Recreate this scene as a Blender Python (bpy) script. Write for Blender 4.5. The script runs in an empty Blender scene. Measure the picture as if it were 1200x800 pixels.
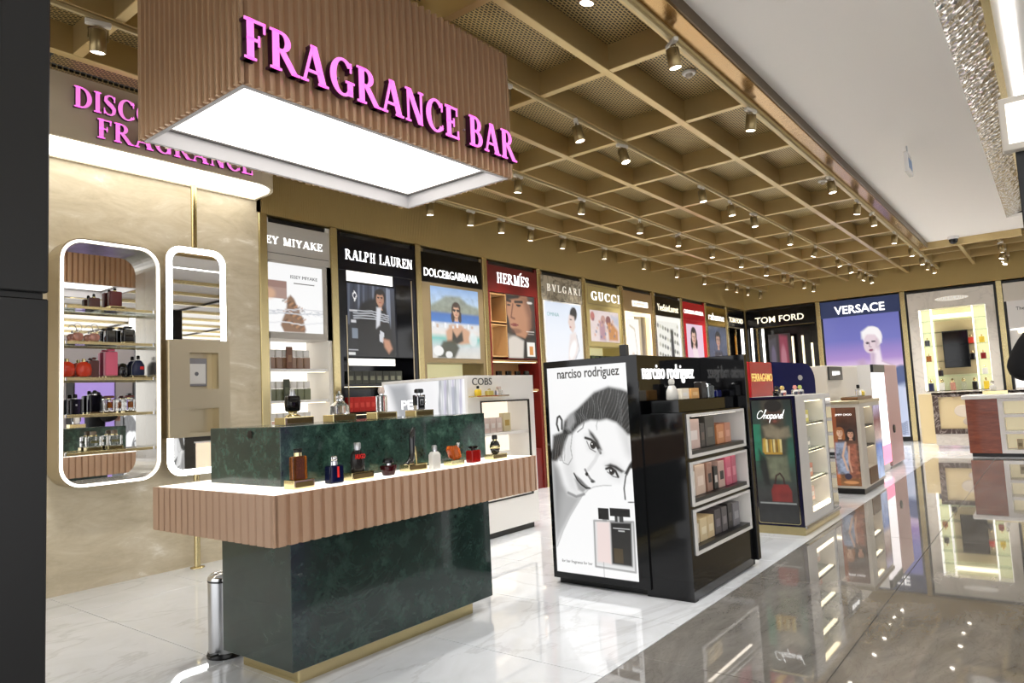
import bpy, math, random
import numpy as np
from mathutils import Matrix, Vector
random.seed(7); np.random.seed(7)
sc = bpy.context.scene
C = bpy.data.collections.new('shop'); sc.collection.children.link(C)
R = math.radians

# ------------------------------------------------------------ camera, world, exposure
def set_camera():
    yaw, pitch, roll = R(37.90), R(4.80), R(-2.777)
    F = Vector((math.cos(yaw)*math.cos(pitch), math.sin(yaw)*math.cos(pitch), math.sin(pitch)))
    r = Vector((math.sin(yaw), -math.cos(yaw), 0)); u = r.cross(F)
    c, s = math.cos(roll), math.sin(roll)
    r2 = c*r + s*u; u2 = -s*r + c*u
    cam = bpy.data.cameras.new('camera'); o = bpy.data.objects.new('camera', cam); C.objects.link(o)
    cam.sensor_width = 36; cam.lens = 36*817.8/1200; cam.clip_start = .05
    m = Matrix((r2, u2, -F)).transposed().to_4x4(); m.translation = (0, 0, 1.35)
    o.matrix_world = m; sc.camera = o
set_camera()
wd = bpy.data.worlds.new('world'); sc.world = wd; wd.use_nodes = True
wd.node_tree.nodes['Background'].inputs[0].default_value = (.985, .99, 1, 1)
wd.node_tree.nodes['Background'].inputs[1].default_value = 1.9
vs = sc.view_settings; vs.view_transform = 'Standard'; vs.look = 'None'; vs.gamma = 1; vs.use_curve_mapping = False
vs.exposure = 0.09
SPOT_W = 112; PANEL = 2.4; CANOPY = 3; LEDSTRIP = 10; POSTER = .93
sc.cycles.max_bounces = 8; sc.cycles.use_denoising = True

# ------------------------------------------------------------ helpers: colours and materials
def lin(c):
    if isinstance(c, str): c = [int(c[i:i+2], 16)/255 for i in (0, 2, 4)]
    return tuple(x/12.92 if x <= .04045 else ((x+.055)/1.055)**2.4 for x in c[:3])
MATS = {}
def mat(name, col='808080', rough=.5, metal=0, emit=0, ecol=None, trans=0, coat=0, spec=.5, alpha=1, ior=1.45):
    if name in MATS: return MATS[name]
    m = bpy.data.materials.new(name); m.use_nodes = True; b = m.node_tree.nodes['Principled BSDF']; i = b.inputs
    i['Base Color'].default_value = (*lin(col), 1); i['Roughness'].default_value = rough; i['Metallic'].default_value = metal
    i['Transmission Weight'].default_value = trans; i['Coat Weight'].default_value = coat; i['Specular IOR Level'].default_value = spec
    i['Alpha'].default_value = alpha; i['IOR'].default_value = ior
    if emit: i['Emission Color'].default_value = (*lin(ecol or col), 1); i['Emission Strength'].default_value = emit
    MATS[name] = m; return m
class N:
    """tiny node-graph builder on top of a principled material"""
    def __init__(s, name, **k):
        s.m = mat(name, **k); s.t = s.m.node_tree; s.b = s.t.nodes['Principled BSDF']
        s.co = s.n('ShaderNodeTexCoord').outputs['Object']
    def n(s, typ, **p):
        x = s.t.nodes.new(typ)
        for a, v in p.items(): setattr(x, a, v)
        return x
    def l(s, a, b): s.t.links.new(a, b)
    def world(s): s.co = s.n('ShaderNodeNewGeometry').outputs['Position']
    def map(s, scale=(1, 1, 1), rot=(0, 0, 0)):
        x = s.n('ShaderNodeMapping'); s.l(s.co, x.inputs[0]); x.inputs['Scale'].default_value = scale; x.inputs['Rotation'].default_value = rot
        return x.outputs[0]
    def noise(s, v, scale, detail=4, rough=.55, dist=0):
        x = s.n('ShaderNodeTexNoise'); s.l(v, x.inputs['Vector']); x.inputs['Scale'].default_value = scale
        x.inputs['Detail'].default_value = detail; x.inputs['Roughness'].default_value = rough; x.inputs['Distortion'].default_value = dist
        return x.outputs[0]
    def wave(s, v, scale, dist=0, detail=2, axis='X', dscale=1):
        x = s.n('ShaderNodeTexWave', bands_direction=axis); s.l(v, x.inputs['Vector']); x.inputs['Scale'].default_value = scale
        x.inputs['Distortion'].default_value = dist; x.inputs['Detail'].default_value = detail; x.inputs['Detail Scale'].default_value = dscale
        return x.outputs['Fac']
    def ramp(s, v, *stops):
        x = s.n('ShaderNodeValToRGB'); s.l(v, x.inputs[0]); e = x.color_ramp.elements
        while len(e) < len(stops): e.new(.5)
        for q, (p, c) in zip(e, stops): q.position = p; q.color = (*lin(c), 1)
        return x.outputs[0]
    def mix(s, f, a, b, mode='MIX'):
        x = s.n('ShaderNodeMix', data_type='RGBA', blend_type=mode)
        for v, i in ((f, 0), (a, 6), (b, 7)):
            if hasattr(v, 'links'): s.l(v, x.inputs[i])
            elif i == 0: x.inputs[0].default_value = v
            else: x.inputs[i].default_value = (*lin(v), 1)
        return x.outputs[2]
    def col(s, c): s.l(c, s.b.inputs['Base Color'])
    def bump(s, h, st=.2, d=.01):
        x = s.n('ShaderNodeBump'); x.inputs['Strength'].default_value = st; x.inputs['Distance'].default_value = d
        s.l(h, x.inputs['Height']); s.l(x.outputs[0], s.b.inputs['Normal'])
    def rough(s, v): s.l(v, s.b.inputs['Roughness'])

def make_mats():
    g = N('green_marble', rough=.16, coat=.3)
    g.world(); v = g.map()
    a = g.noise(v, 11, 12, .74, .15); b = g.noise(v, 60, 6, .7, 0); k = g.noise(v, 2.2, 8, .6, 1.2)
    c = g.ramp(a, (.32, '111b18'), (.52, '20372f'), (.72, '4a6a5c'))
    c = g.mix(g.ramp(b, (.45, '000000'), (.8, '808080')), c, '5a7267')
    vein = g.ramp(k, (.485, '000000'), (.5, '707070'), (.515, '000000'))
    g.col(g.mix(vein, c, '0b1613'))
    g = N('green_marble_shaded', rough=.14, coat=.4)  # counter base: same green marble, with its shade put into the colour
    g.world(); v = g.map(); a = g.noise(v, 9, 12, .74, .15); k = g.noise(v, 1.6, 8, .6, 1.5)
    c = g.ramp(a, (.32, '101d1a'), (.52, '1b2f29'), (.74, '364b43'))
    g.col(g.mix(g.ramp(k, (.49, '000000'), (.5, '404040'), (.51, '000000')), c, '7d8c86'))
    w = N('white_marble', rough=.03, spec=.9, coat=.35)
    w.world(); v = w.map((1, 1, 1))
    k = w.noise(w.map((.55, 1.5, 1), (0, 0, .5)), .8, 9, .58, 1.2); k2 = w.noise(v, 3, 8, .6, 1)
    vein = w.ramp(k, (.475, '000000'), (.495, '989898'), (.512, '000000'))
    c = w.mix(vein, w.ramp(k2, (.3, 'dde1e6'), (.6, 'e6eaf0')), 'a9aaad'); w.col(c)
    y = N('grey_marble', rough=.025, spec=.9, coat=.5)
    y.world(); k = y.noise(y.map((.7, 1.8, 1), (0, 0, .25)), 1.3, 10, .66, 1.2); k2 = y.noise(y.map((1, 3, 1), (0, 0, .4)), 2.2, 9, .62, 2.5)
    c = y.ramp(k, (.3, '67645f'), (.5, '7d7a75'), (.7, '96928d'))
    c = y.mix(y.ramp(k2, (.48, '000000'), (.5, '9a9a9a'), (.52, '000000')), c, '5a544e'); y.col(c)
    s = N('stone_wall', rough=.42)
    s.world(); v = s.map((1, 1, 1), (0, R(28), 0))
    k = s.noise(s.map((1, 1, 2.6), (0, R(-28), 0)), 1.9, 10, .66, 1.0); k2 = s.noise(s.map((2, 1, 7), (0, R(-24), 0)), 5, 9, .7, .6)
    c = s.ramp(k, (.3, 'b9ac90'), (.5, 'cabda2'), (.6, 'd3c8b1'), (.7, 'f0eadd'))
    c = s.mix(s.ramp(k2, (.42, '000000'), (.68, '909090')), c, 'ddd3be'); s.col(c); s.bump(k2, .15, .004)
    def brushed(name, col, rough, st, metal=1):
        q = N(name, col=col, rough=rough, metal=metal)
        q.bump(q.noise(q.map((1, 1, 120)), 3, 3), st, .002)
    brushed('brass', 'cdbd8e', .26, .03); brushed('champagne', 'c6baa0', .3, .03)
    q = N('bulkhead', col='a8925f', rough=.42, metal=.5)
    q.world(); q.bump(q.wave(q.map(), 14, 0, 0, 'X'), .35, .01)
    q = N('bulkhead_far', col='a8925f', rough=.42, metal=.5)
    q.world(); q.bump(q.wave(q.map(), 14, 0, 0, 'Y'), .3, .01)
    q = N('ceiling_mesh', col='8a7346', rough=.45, metal=.35)
    q.world(); b = q.n('ShaderNodeTexBrick', offset=.5); q.l(q.map((1, 1, 1)), b.inputs['Vector'])
    b.inputs['Scale'].default_value = 1; b.inputs['Brick Width'].default_value = .040; b.inputs['Row Height'].default_value = .023
    b.inputs['Mortar Size'].default_value = .0058; b.inputs['Mortar Smooth'].default_value = .3
    for i, cc in ((1, '2c261a'), (2, '363020'), (3, 'b29c68')): b.inputs[i].default_value = (*lin(cc), 1)
    q.col(b.outputs['Color']); q.bump(b.outputs['Fac'], .5, .006)
    q = N('polished_bronze', col='a98755', rough=.2, metal=.9)
    q.world(); q.bump(q.noise(q.map((1, 1, 1)), 26, 3), .25, .006)
    q = N('hammered_metal', col='f0ece6', rough=.12, metal=.85)
    q.world(); vv = q.n('ShaderNodeTexVoronoi'); q.l(q.map((.6, 1, 1)), vv.inputs['Vector']); vv.inputs['Scale'].default_value = 17
    q.bump(vv.outputs['Distance'], 1, .05)
    q = N('beige_marble', rough=.15)
    q.world(); k = q.noise(q.map((1, 1, 1), (R(30), 0, 0)), 1.6, 8, .6, 1.4)
    q.col(q.mix(q.ramp(k, (.47, '000000'), (.5, '909090'), (.53, '000000')), 'd6d0c6', 'a7a29a'))
    q = N('grey_vein_marble', rough=.2)
    q.world(); k = q.noise(q.map((1, 1, 1), (0, R(40), 0)), 2.6, 8, .6, 2.0)
    q.col(q.mix(q.ramp(k, (.42, '000000'), (.5, 'd0d0d0'), (.56, '000000')), 'a39a88', '443d36'))
    q = N('brown_marble', rough=.12)
    q.world(); k = q.noise(q.map(), 3, 8, .6, 1.6)
    q.col(q.mix(q.ramp(k, (.47, '000000'), (.5, 'b0b0b0'), (.53, '000000')), '4a403c', 'c9bfb6'))
    q = N('red_wood', rough=.22, coat=.3)
    q.world(); q.col(q.ramp(q.noise(q.map((1, 1, 6)), 6, 5), (.3, '6e3018'), (.7, '8c4426')))
    # print: colour comes from the mesh's colour attribute
    for nm, em in (('lit_print', POSTER), ('paper_print', 0), ('screen_print', .5)):
        q = N(nm, rough=.25 if em else .4); at = q.n('ShaderNodeAttribute', attribute_name='Col')
        if em:
            q.b.inputs['Base Color'].default_value = (.03, .03, .03, 1); q.l(at.outputs['Color'], q.b.inputs['Emission Color'])
            q.b.inputs['Emission Strength'].default_value = em
        else: q.col(at.outputs['Color'])
make_mats()
M = lambda n: MATS[n] if isinstance(n, str) else n
mat('beam', 'c0aa7a', .33, .72); mat('beam_side', 'a88c56', .45, .4)
mat('ceiling_white', 'efebe4', .6); mat('panel_grey', 'cfcac2', .5)
mat('void', '0c0a08', .9); mat('black_gloss', '08080a', .07); mat('black_satin', '0b0b0c', .3); mat('pillar', '050506', .4)
mat('white_lacquer', 'e4e2df', .25); mat('white_matte', 'dedcd8', .5); mat('off_white', 'cfc8bc', .35)
mat('rose_slat', 'b7967c', .36, .2); mat('rose_slat_sign', 'c4a384', .26, .5)
mat('panel_light', 'ffffff', .5, emit=PANEL, ecol='fffaf2'); mat('canopy_light', 'ffffff', .5, emit=CANOPY, ecol='fffaf0')
mat('led', 'ffffff', .5, emit=LEDSTRIP, ecol='ffffff'); mat('led_soft', 'ffffff', .5, emit=2.2, ecol='fffaf0'); mat('led_warm', 'fff0d0', .5, emit=3.0, ecol='ffeecb')
mat('lens', 'ffffff', .5, emit=14, ecol='fff4e2'); mat('pink_face', 'f48ade', .3, emit=.8, ecol='f07fdc'); mat('pink_return', '3a0d2c', .4)
mat('sign_white', 'ffffff', .4, emit=1.0, ecol='ffffff'); mat('sign_cream', 'f3ead2', .4, emit=.95, ecol='f3ead2'); mat('sign_dark', '4a4a4a', .5); mat('sign_black', '161616', .5)
mat('mirror', 'f2f2f2', .015, 1); mat('chrome', 'd4d4d6', .12, 1); mat('steel', 'b9babc', .3, 1); mat('gold', 'dccd9c', .14, 1); mat('dark_metal', '2b2622', .35, .7)
mat('glass', 'ffffff', .01, trans=1, ior=1.3); mat('shelf_glass', 'eaf6f0', .02, trans=1, ior=1.2)
mat('spot_body', '9c8a63', .35, .75); mat('track', 'b5a57c', .4, .4); mat('adapter', 'd2cdc2', .4, .2)
def gl(n, c, r=.03, t=.85): return mat(n, c, r, trans=t, ior=1.35)

# ------------------------------------------------------------ helpers: meshes and objects
class MB:
    def __init__(s): s.v = []; s.f = []; s.sm = []
    def add(s, vs, fs, smooth=False):
        o = len(s.v); s.v += [tuple(map(float, p)) for p in vs]; s.f += [tuple(i+o for i in f) for f in fs]; s.sm += [smooth]*len(fs); return s
    def box(s, x0, y0, z0, x1, y1, z1, c=0):
        if c <= 0:
            v = [(x, y, z) for z in (z0, z1) for y in (y0, y1) for x in (x0, x1)]
            return s.add(v, [(0, 2, 3, 1), (4, 5, 7, 6), (0, 1, 5, 4), (2, 6, 7, 3), (0, 4, 6, 2), (1, 3, 7, 5)])
        c = min(c, .49*min(x1-x0, y1-y0, z1-z0)); lo = (x0, y0, z0); hi = (x1, y1, z1); v = []; idx = {}
        for sx in (0, 1):
            for sy in (0, 1):
                for sz in (0, 1):
                    sg = (sx, sy, sz)
                    for a in range(3):
                        p = [(hi[k]-c if sg[k] else lo[k]+c) for k in range(3)]; p[a] = hi[a] if sg[a] else lo[a]
                        idx[(sg, a)] = len(v); v.append(p)
        f = []; ctr = Vector([(lo[k]+hi[k])/2 for k in range(3)])
        def put(q):
            P = [Vector(v[i]) for i in q]; n = (P[1]-P[0]).cross(P[2]-P[0]); m = sum(P, Vector())/len(P)
            f.append(tuple(q) if n.dot(m-ctr) > 0 else tuple(q[::-1]))
        for a in range(3):
            b, d = [k for k in range(3) if k != a]
            for sa in (0, 1):
                q = []
                for sb, sd in ((0, 0), (1, 0), (1, 1), (0, 1)):
                    g = [0]*3; g[a] = sa; g[b] = sb; g[d] = sd; q.append(idx[(tuple(g), a)])
                put(q)
            for sb in (0, 1):
                for sd in (0, 1):
                    g0 = [0]*3; g0[b] = sb; g0[d] = sd; g1 = list(g0); g1[a] = 1; g0 = tuple(g0); g1 = tuple(g1)
                    put([idx[(g0, b)], idx[(g1, b)], idx[(g1, d)], idx[(g0, d)]])
        for sx in (0, 1):
            for sy in (0, 1):
                for sz in (0, 1): put([idx[((sx, sy, sz), a)] for a in range(3)])
        return s.add(v, f)
    def prism(s, poly, a0, a1, plane='xz', smooth=False):
        """polygon (CCW seen from the front) extruded; plane xz: depth along y; xy: along z; yz: along x"""
        n = len(poly); mk = {'xz': lambda p, d: (p[0], d, p[1]), 'xy': lambda p, d: (p[0], p[1], d), 'yz': lambda p, d: (d, p[0], p[1])}[plane]
        v = [mk(p, a0) for p in poly] + [mk(p, a1) for p in poly]
        f = [tuple(range(n)), tuple(range(2*n-1, n-1, -1))]
        s.add(v, f)
        return s.add(v, [(i, i+n, (i+1) % n + n, (i+1) % n) for i in range(n)], smooth)
    def ring(s, outer, inner, a0, a1, plane='xz', smooth=False):
        n = len(outer); mk = {'xz': lambda p, d: (p[0], d, p[1]), 'xy': lambda p, d: (p[0], p[1], d), 'yz': lambda p, d: (d, p[0], p[1])}[plane]
        v = [mk(p, d) for d in (a0, a1) for q in (outer, inner) for p in q]; f = []
        for i in range(n):
            j = (i+1) % n
            f += [(i, j, n+j, n+i), (2*n+i, 3*n+i, 3*n+j, 2*n+j), (i, 2*n+i, 2*n+j, j), (n+i, n+j, 3*n+j, 3*n+i)]
        return s.add(v, f, smooth)
    def loft(s, secs, e=2, n=20, cx=0, cy=0, cap=True):
        """stack of superellipse sections (z, half width, half depth[, dx, dy])"""
        v = []; m = len(secs)
        for q in secs:
            z, a, b = q[:3]; dx, dy = (tuple(q[3:])+(0, 0))[:2]
            for k in range(n):
                t = 2*math.pi*(k+.5)/n; c, d = math.cos(t), math.sin(t)
                v.append((cx+dx+a*math.copysign(abs(c)**(2/e), c), cy+dy+b*math.copysign(abs(d)**(2/e), d), z))
        f = [(i*n+k, i*n+(k+1) % n, (i+1)*n+(k+1) % n, (i+1)*n+k) for i in range(m-1) for k in range(n)]
        s.add(v, f, e <= 4)
        if cap: s.add(v[:n], [tuple(range(n-1, -1, -1))]); s.add(v[-n:], [tuple(range(n))])
        return s
    def lathe(s, prof, n=20, cx=0, cy=0): return s.loft([(z, r, r) for r, z in prof], 2, n, cx, cy)
    def tube(s, pts, r, n=8):
        P = [Vector(p) for p in pts]; v = []; rr = r if isinstance(r, (list, tuple)) else [r]*len(P)
        for i, p in enumerate(P):
            t = (P[min(i+1, len(P)-1)]-P[max(i-1, 0)]).normalized(); a = t.orthogonal() if abs(t.z) > .99 else t.cross(Vector((0, 0, 1)))
            a.normalize(); b = t.cross(a)
            v += [p+rr[i]*(math.cos(2*math.pi*k/n)*a+math.sin(2*math.pi*k/n)*b) for k in range(n)]
        f = [(i*n+k, (i+1)*n+k, (i+1)*n+(k+1) % n, i*n+(k+1) % n) for i in range(len(P)-1) for k in range(n)]
        s.add(v, f, True); s.add(v[:n], [tuple(range(n))]); return s.add(v[-n:], [tuple(range(n-1, -1, -1))])
    def mesh(s, name, m):
        me = bpy.data.meshes.new(name); me.from_pydata(s.v, [], s.f)
        me.polygons.foreach_set('use_smooth', s.sm)
        import bmesh
        bm = bmesh.new(); bm.from_mesh(me); bmesh.ops.recalc_face_normals(bm, faces=bm.faces); bm.to_mesh(me); bm.free()
        if m: me.materials.append(M(m) if isinstance(m, str) else m)
        return me
def tag(o, label=None, cat=None, group=None, kind=None):
    for k, v in (('label', label), ('category', cat), ('group', group), ('kind', kind)):
        if v: o[k] = v
    return o
def ob(name, mb, m, parent=None, loc=(0, 0, 0), rz=0, rot=None, **t):
    me = mb.mesh(name, m) if isinstance(mb, MB) else mb
    o = bpy.data.objects.new(name, me); C.objects.link(o); o.location = loc; o.rotation_euler = rot or (0, 0, rz)
    if parent: o.parent = parent
    return tag(o, **t)
def empty(name, loc=(0, 0, 0), rz=0, label=None, cat=None, group=None, kind=None, parent=None):
    o = bpy.data.objects.new(name, None); C.objects.link(o); o.location = loc; o.rotation_euler = (0, 0, rz); o.empty_display_size = .1
    if parent: o.parent = parent
    return tag(o, label, cat, group, kind)
def copy_tree(o, loc, rz=None, label=None, group=None, parent=None):
    c = o.copy(); C.objects.link(c); c.parent = parent; c.location = loc
    if rz is not None: c.rotation_euler = (0, 0, rz)
    tag(c, label, None, group)
    for ch in o.children:
        if ch.type == 'LIGHT': continue
        d = ch.copy(); C.objects.link(d); d.parent = c
        for g in ch.children:
            e = g.copy(); C.objects.link(e); e.parent = d
    return c
B = lambda *a: MB().box(*a)
ORD = ['first', 'second', 'third', 'fourth', 'fifth', 'sixth', 'seventh', 'eighth', 'ninth', 'tenth', 'eleventh', 'twelfth', 'thirteenth', 'fourteenth', 'fifteenth']
def rrect(x0, z0, x1, z1, r, n=8):
    p = []
    for cx, cz, a0 in ((x1-r, z0+r, -90), (x1-r, z1-r, 0), (x0+r, z1-r, 90), (x0+r, z0+r, 180)):
        p += [(cx+r*math.cos(R(a0+90*k/n)), cz+r*math.sin(R(a0+90*k/n))) for k in range(n+1)]
    return p
FX = -math.pi/2      # rotation for things whose front faces -X (built facing -Y)

# ------------------------------------------------------------ lettering: serif capitals made of strokes, and plain text
SW = [.19]
def serif(ch):
    t, h, e = SW[0], .07, .075; P = []
    rc = lambda x0, y0, x1, y1: P.append([(x0, y0), (x1, y0), (x1, y1), (x0, y1)])
    def stem(x, y0=0, y1=1, w=t, b=True, tp=True):
        rc(x, y0, x+w, y1)
        if b: rc(x-e, y0, x+w+e, y0+.055)
        if tp: rc(x-e, y1-.055, x+w+e, y1)
    def arc(cx, cy, ro, so, ri, si, a0, a1, n=20, dx=0):
        o = [(cx+ro*math.cos(R(a0+(a1-a0)*k/n)), cy+so*math.sin(R(a0+(a1-a0)*k/n))) for k in range(n+1)]
        i = [(cx+dx+ri*math.cos(R(a0+(a1-a0)*k/n)), cy+si*math.sin(R(a0+(a1-a0)*k/n))) for k in range(n+1)]
        for k in range(n): P.append([i[k], o[k], o[k+1], i[k+1]])
    def dia(x0, y0, x1, y1, w): P.append([(x0-w/2, y0), (x0+w/2, y0), (x1+w/2, y1), (x1-w/2, y1)])
    w = .7
    if ch in 'FEL':
        stem(e, b=ch == 'F', tp=ch == 'L')
        if ch in 'FE': rc(0, .93, .6, 1); rc(.54, .74, .6, 1); rc(e, .47, .44, .54); rc(.39, .37, .44, .64)
        if ch in 'EL': rc(0, 0, .64, h); rc(.58, 0, .64, .27)
        w = .64
    elif ch == 'I': stem(e); w = .34
    elif ch in 'BPRD':
        stem(e, tp=ch != 'x')
        if ch == 'D': arc(.3, .5, .47, .5, .27, .43, -90, 90); w = .78
        else:
            arc(.33, .745, .29, .255, .12, .19, -90, 90); rc(.2, .93, .34, 1); rc(.2, .49, .34, .555); w = .68
            if ch == 'B': arc(.35, .275, .33, .275, .14, .21, -90, 90); rc(.2, 0, .36, .065); rc(.2, .49, .36, .55); w = .7
            if ch == 'R': dia(.74, 0, .37, .5, .2); rc(.66, 0, .9, .055); w = .84
    elif ch in 'CGO':
        if ch == 'O': arc(.42, .5, .42, .52, .23, .45, 0, 360, 32); w = .84
        else:
            arc(.44, .5, .44, .52, .24, .45, 40, 320, 28); rc(.7, .68, .755, .95); w = .8
            if ch == 'G': rc(.6, .03, .78, .42); rc(.53, .37, .85, .43); w = .86
            else: rc(.72, .1, .755, .26)
    elif ch == 'S':
        q = [(.52, .86), (.4, .965), (.26, .965), (.13, .86), (.12, .7), (.25, .58), (.4, .47), (.5, .34), (.48, .14), (.36, .035), (.2, .035), (.06, .16)]
        ws = [.08, .06, .08, .14, .18, .2, .2, .18, .14, .08, .06, .08]; v = []
        for i, (x, y) in enumerate(q):
            a, b = q[max(i-1, 0)], q[min(i+1, len(q)-1)]; d = math.hypot(b[0]-a[0], b[1]-a[1]); nx, ny = -(b[1]-a[1])/d, (b[0]-a[0])/d
            v.append(((x+nx*ws[i]/2, y+ny*ws[i]/2), (x-nx*ws[i]/2, y-ny*ws[i]/2)))
        for k in range(len(v)-1): P.append([v[k][0], v[k][1], v[k+1][1], v[k+1][0]])
        rc(.49, .68, .545, .97); rc(.03, .03, .085, .32); w = .6
    elif ch == 'A':
        dia(.1, 0, .4, 1, .085); dia(.72, 0, .42, 1, .21); rc(.2, .27, .62, .34); rc(0, 0, .24, .055); rc(.56, 0, .9, .055); w = .88
    elif ch == 'V': dia(.4, 0, .14, 1, .2); dia(.42, 0, .68, 1, .085); rc(0, .945, .3, 1); rc(.55, .945, .82, 1); w = .82
    elif ch == 'N': stem(.09, w=.075); dia(.66, 0, .17, 1, .2); stem(.66, w=.075, b=False); w = .84
    elif ch == 'M': stem(.09, w=.075); dia(.46, 0, .17, 1, .19); dia(.48, 0, .76, 1, .08); stem(.72); w = 1.0
    elif ch == 'H': stem(e); stem(.52); rc(.2, .47, .6, .54); w = .8
    elif ch == 'U': stem(e, .28, 1, b=False); stem(.55, .28, 1, w=.09, b=False); arc(.36, .3, .285, .32, .12, .24, 180, 360, 14, -.0); w = .74
    elif ch == 'Y': stem(.3, 0, .45, tp=False); dia(.4, .42, .12, 1, .19); dia(.4, .42, .66, 1, .085); rc(0, .945, .28, 1); rc(.53, .945, .8, 1); w = .78
    elif ch == 'K': stem(e); dia(.2, .4, .6, 1, .08); dia(.66, 0, .33, .56, .2); rc(.5, .945, .74, 1); rc(.54, 0, .82, .055); w = .8
    elif ch == ' ': w = .38
    return P, w
def serif_word(word, cap, depth, faces, back, name, parent, loc, xs=1.0, per_letter=False, gap=.1, label=None):
    """serif letters in the xz plane, front towards -y, left baseline at loc; returns the width"""
    x = 0; acc = MB(); accb = MB(); lo = []
    for ch in word:
        P, w = serif(ch); f = MB(); b = MB()
        for p in P:
            q = [((u*xs)*cap, v*cap) for u, v in p]
            a = sum(q[i][0]*q[(i+1) % len(q)][1]-q[(i+1) % len(q)][0]*q[i][1] for i in range(len(q)))
            if a < 0: q = q[::-1]
            f.prism(q, -depth, -depth*.86 if back else 0); 
            if back: b.prism(q, -depth*.86, 0)
        if P:
            if per_letter:
                o = ob('letter', b, back, parent, (loc[0]+x, loc[1], loc[2])) if back else None
                ob('letter_face' if back else 'letter', f, faces, o or parent, (0, 0, 0) if o else (loc[0]+x, loc[1], loc[2]))
            else: acc.add([(v[0]+x, v[1], v[2]) for v in f.v], f.f)
        x += (w+gap)*xs*cap
    if not per_letter: ob('lettering', acc, faces, parent, loc, kind='stuff')
    return x - gap*xs*cap
def serif_len(word, xs, cap, gap=.1): return (sum(serif(c)[1]+gap for c in word)-gap)*xs*cap
def text(s, size, width, depth, m, parent, loc, name='lettering', bold=0, shear=0, rot=(math.pi/2, 0, 0), align='LEFT', space=1, split=False):
    cu = bpy.data.curves.new('t', 'FONT'); cu.body = s; cu.size = size; cu.extrude = depth/2; cu.offset = bold; cu.shear = shear
    cu.align_x = 'LEFT'; cu.resolution_u = 3; cu.space_character = space
    o = bpy.data.objects.new('t', cu); sc.collection.objects.link(o)
    me = bpy.data.meshes.new_from_object(o.evaluated_get(bpy.context.evaluated_depsgraph_get()))
    bpy.data.objects.remove(o); bpy.data.curves.remove(cu); me.name = name
    n = len(me.vertices); a = np.empty(n*3); me.vertices.foreach_get('co', a); a = a.reshape(-1, 3)
    a[:, 0] -= a[:, 0].min()
    if width: a[:, 0] *= width/a[:, 0].max()
    if align == 'CENTER': a[:, 0] -= a[:, 0].max()/2
    a[:, 2] += depth/2
    me.vertices.foreach_set('co', a.ravel()); me.materials.clear(); me.materials.append(M(m))
    if not split: return ob(name, me, None, parent, loc, rot=rot, kind='stuff')
    # one object for each letter: faces that share vertices, then pieces that overlap in x (the dot of an i)
    par = list(range(n))
    def find(i):
        while par[i] != i: par[i] = par[par[i]]; i = par[i]
        return i
    for p in me.polygons:
        r = find(p.vertices[0])
        for q in p.vertices[1:]: par[find(q)] = r
    isl = {}
    for p in me.polygons: isl.setdefault(find(p.vertices[0]), []).append(tuple(p.vertices))
    gr = []
    for fs in sorted(isl.values(), key=lambda f: min(a[i, 0] for p in f for i in p)):
        lo = min(a[i, 0] for p in fs for i in p); hi = max(a[i, 0] for p in fs for i in p)
        if gr and lo < gr[-1][1]-.35*(hi-lo): gr[-1][0].extend(fs); gr[-1][1] = max(hi, gr[-1][1])
        else: gr.append([list(fs), hi])
    for fs, _ in gr:
        ids = sorted({i for p in fs for i in p}); ix = {v: k for k, v in enumerate(ids)}
        m2 = bpy.data.meshes.new('letter'); m2.from_pydata([tuple(a[i]) for i in ids], [], [tuple(ix[i] for i in p) for p in fs]); m2.materials.append(M(m))
        ob('letter', m2, None, parent, loc, rot=rot)

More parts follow.
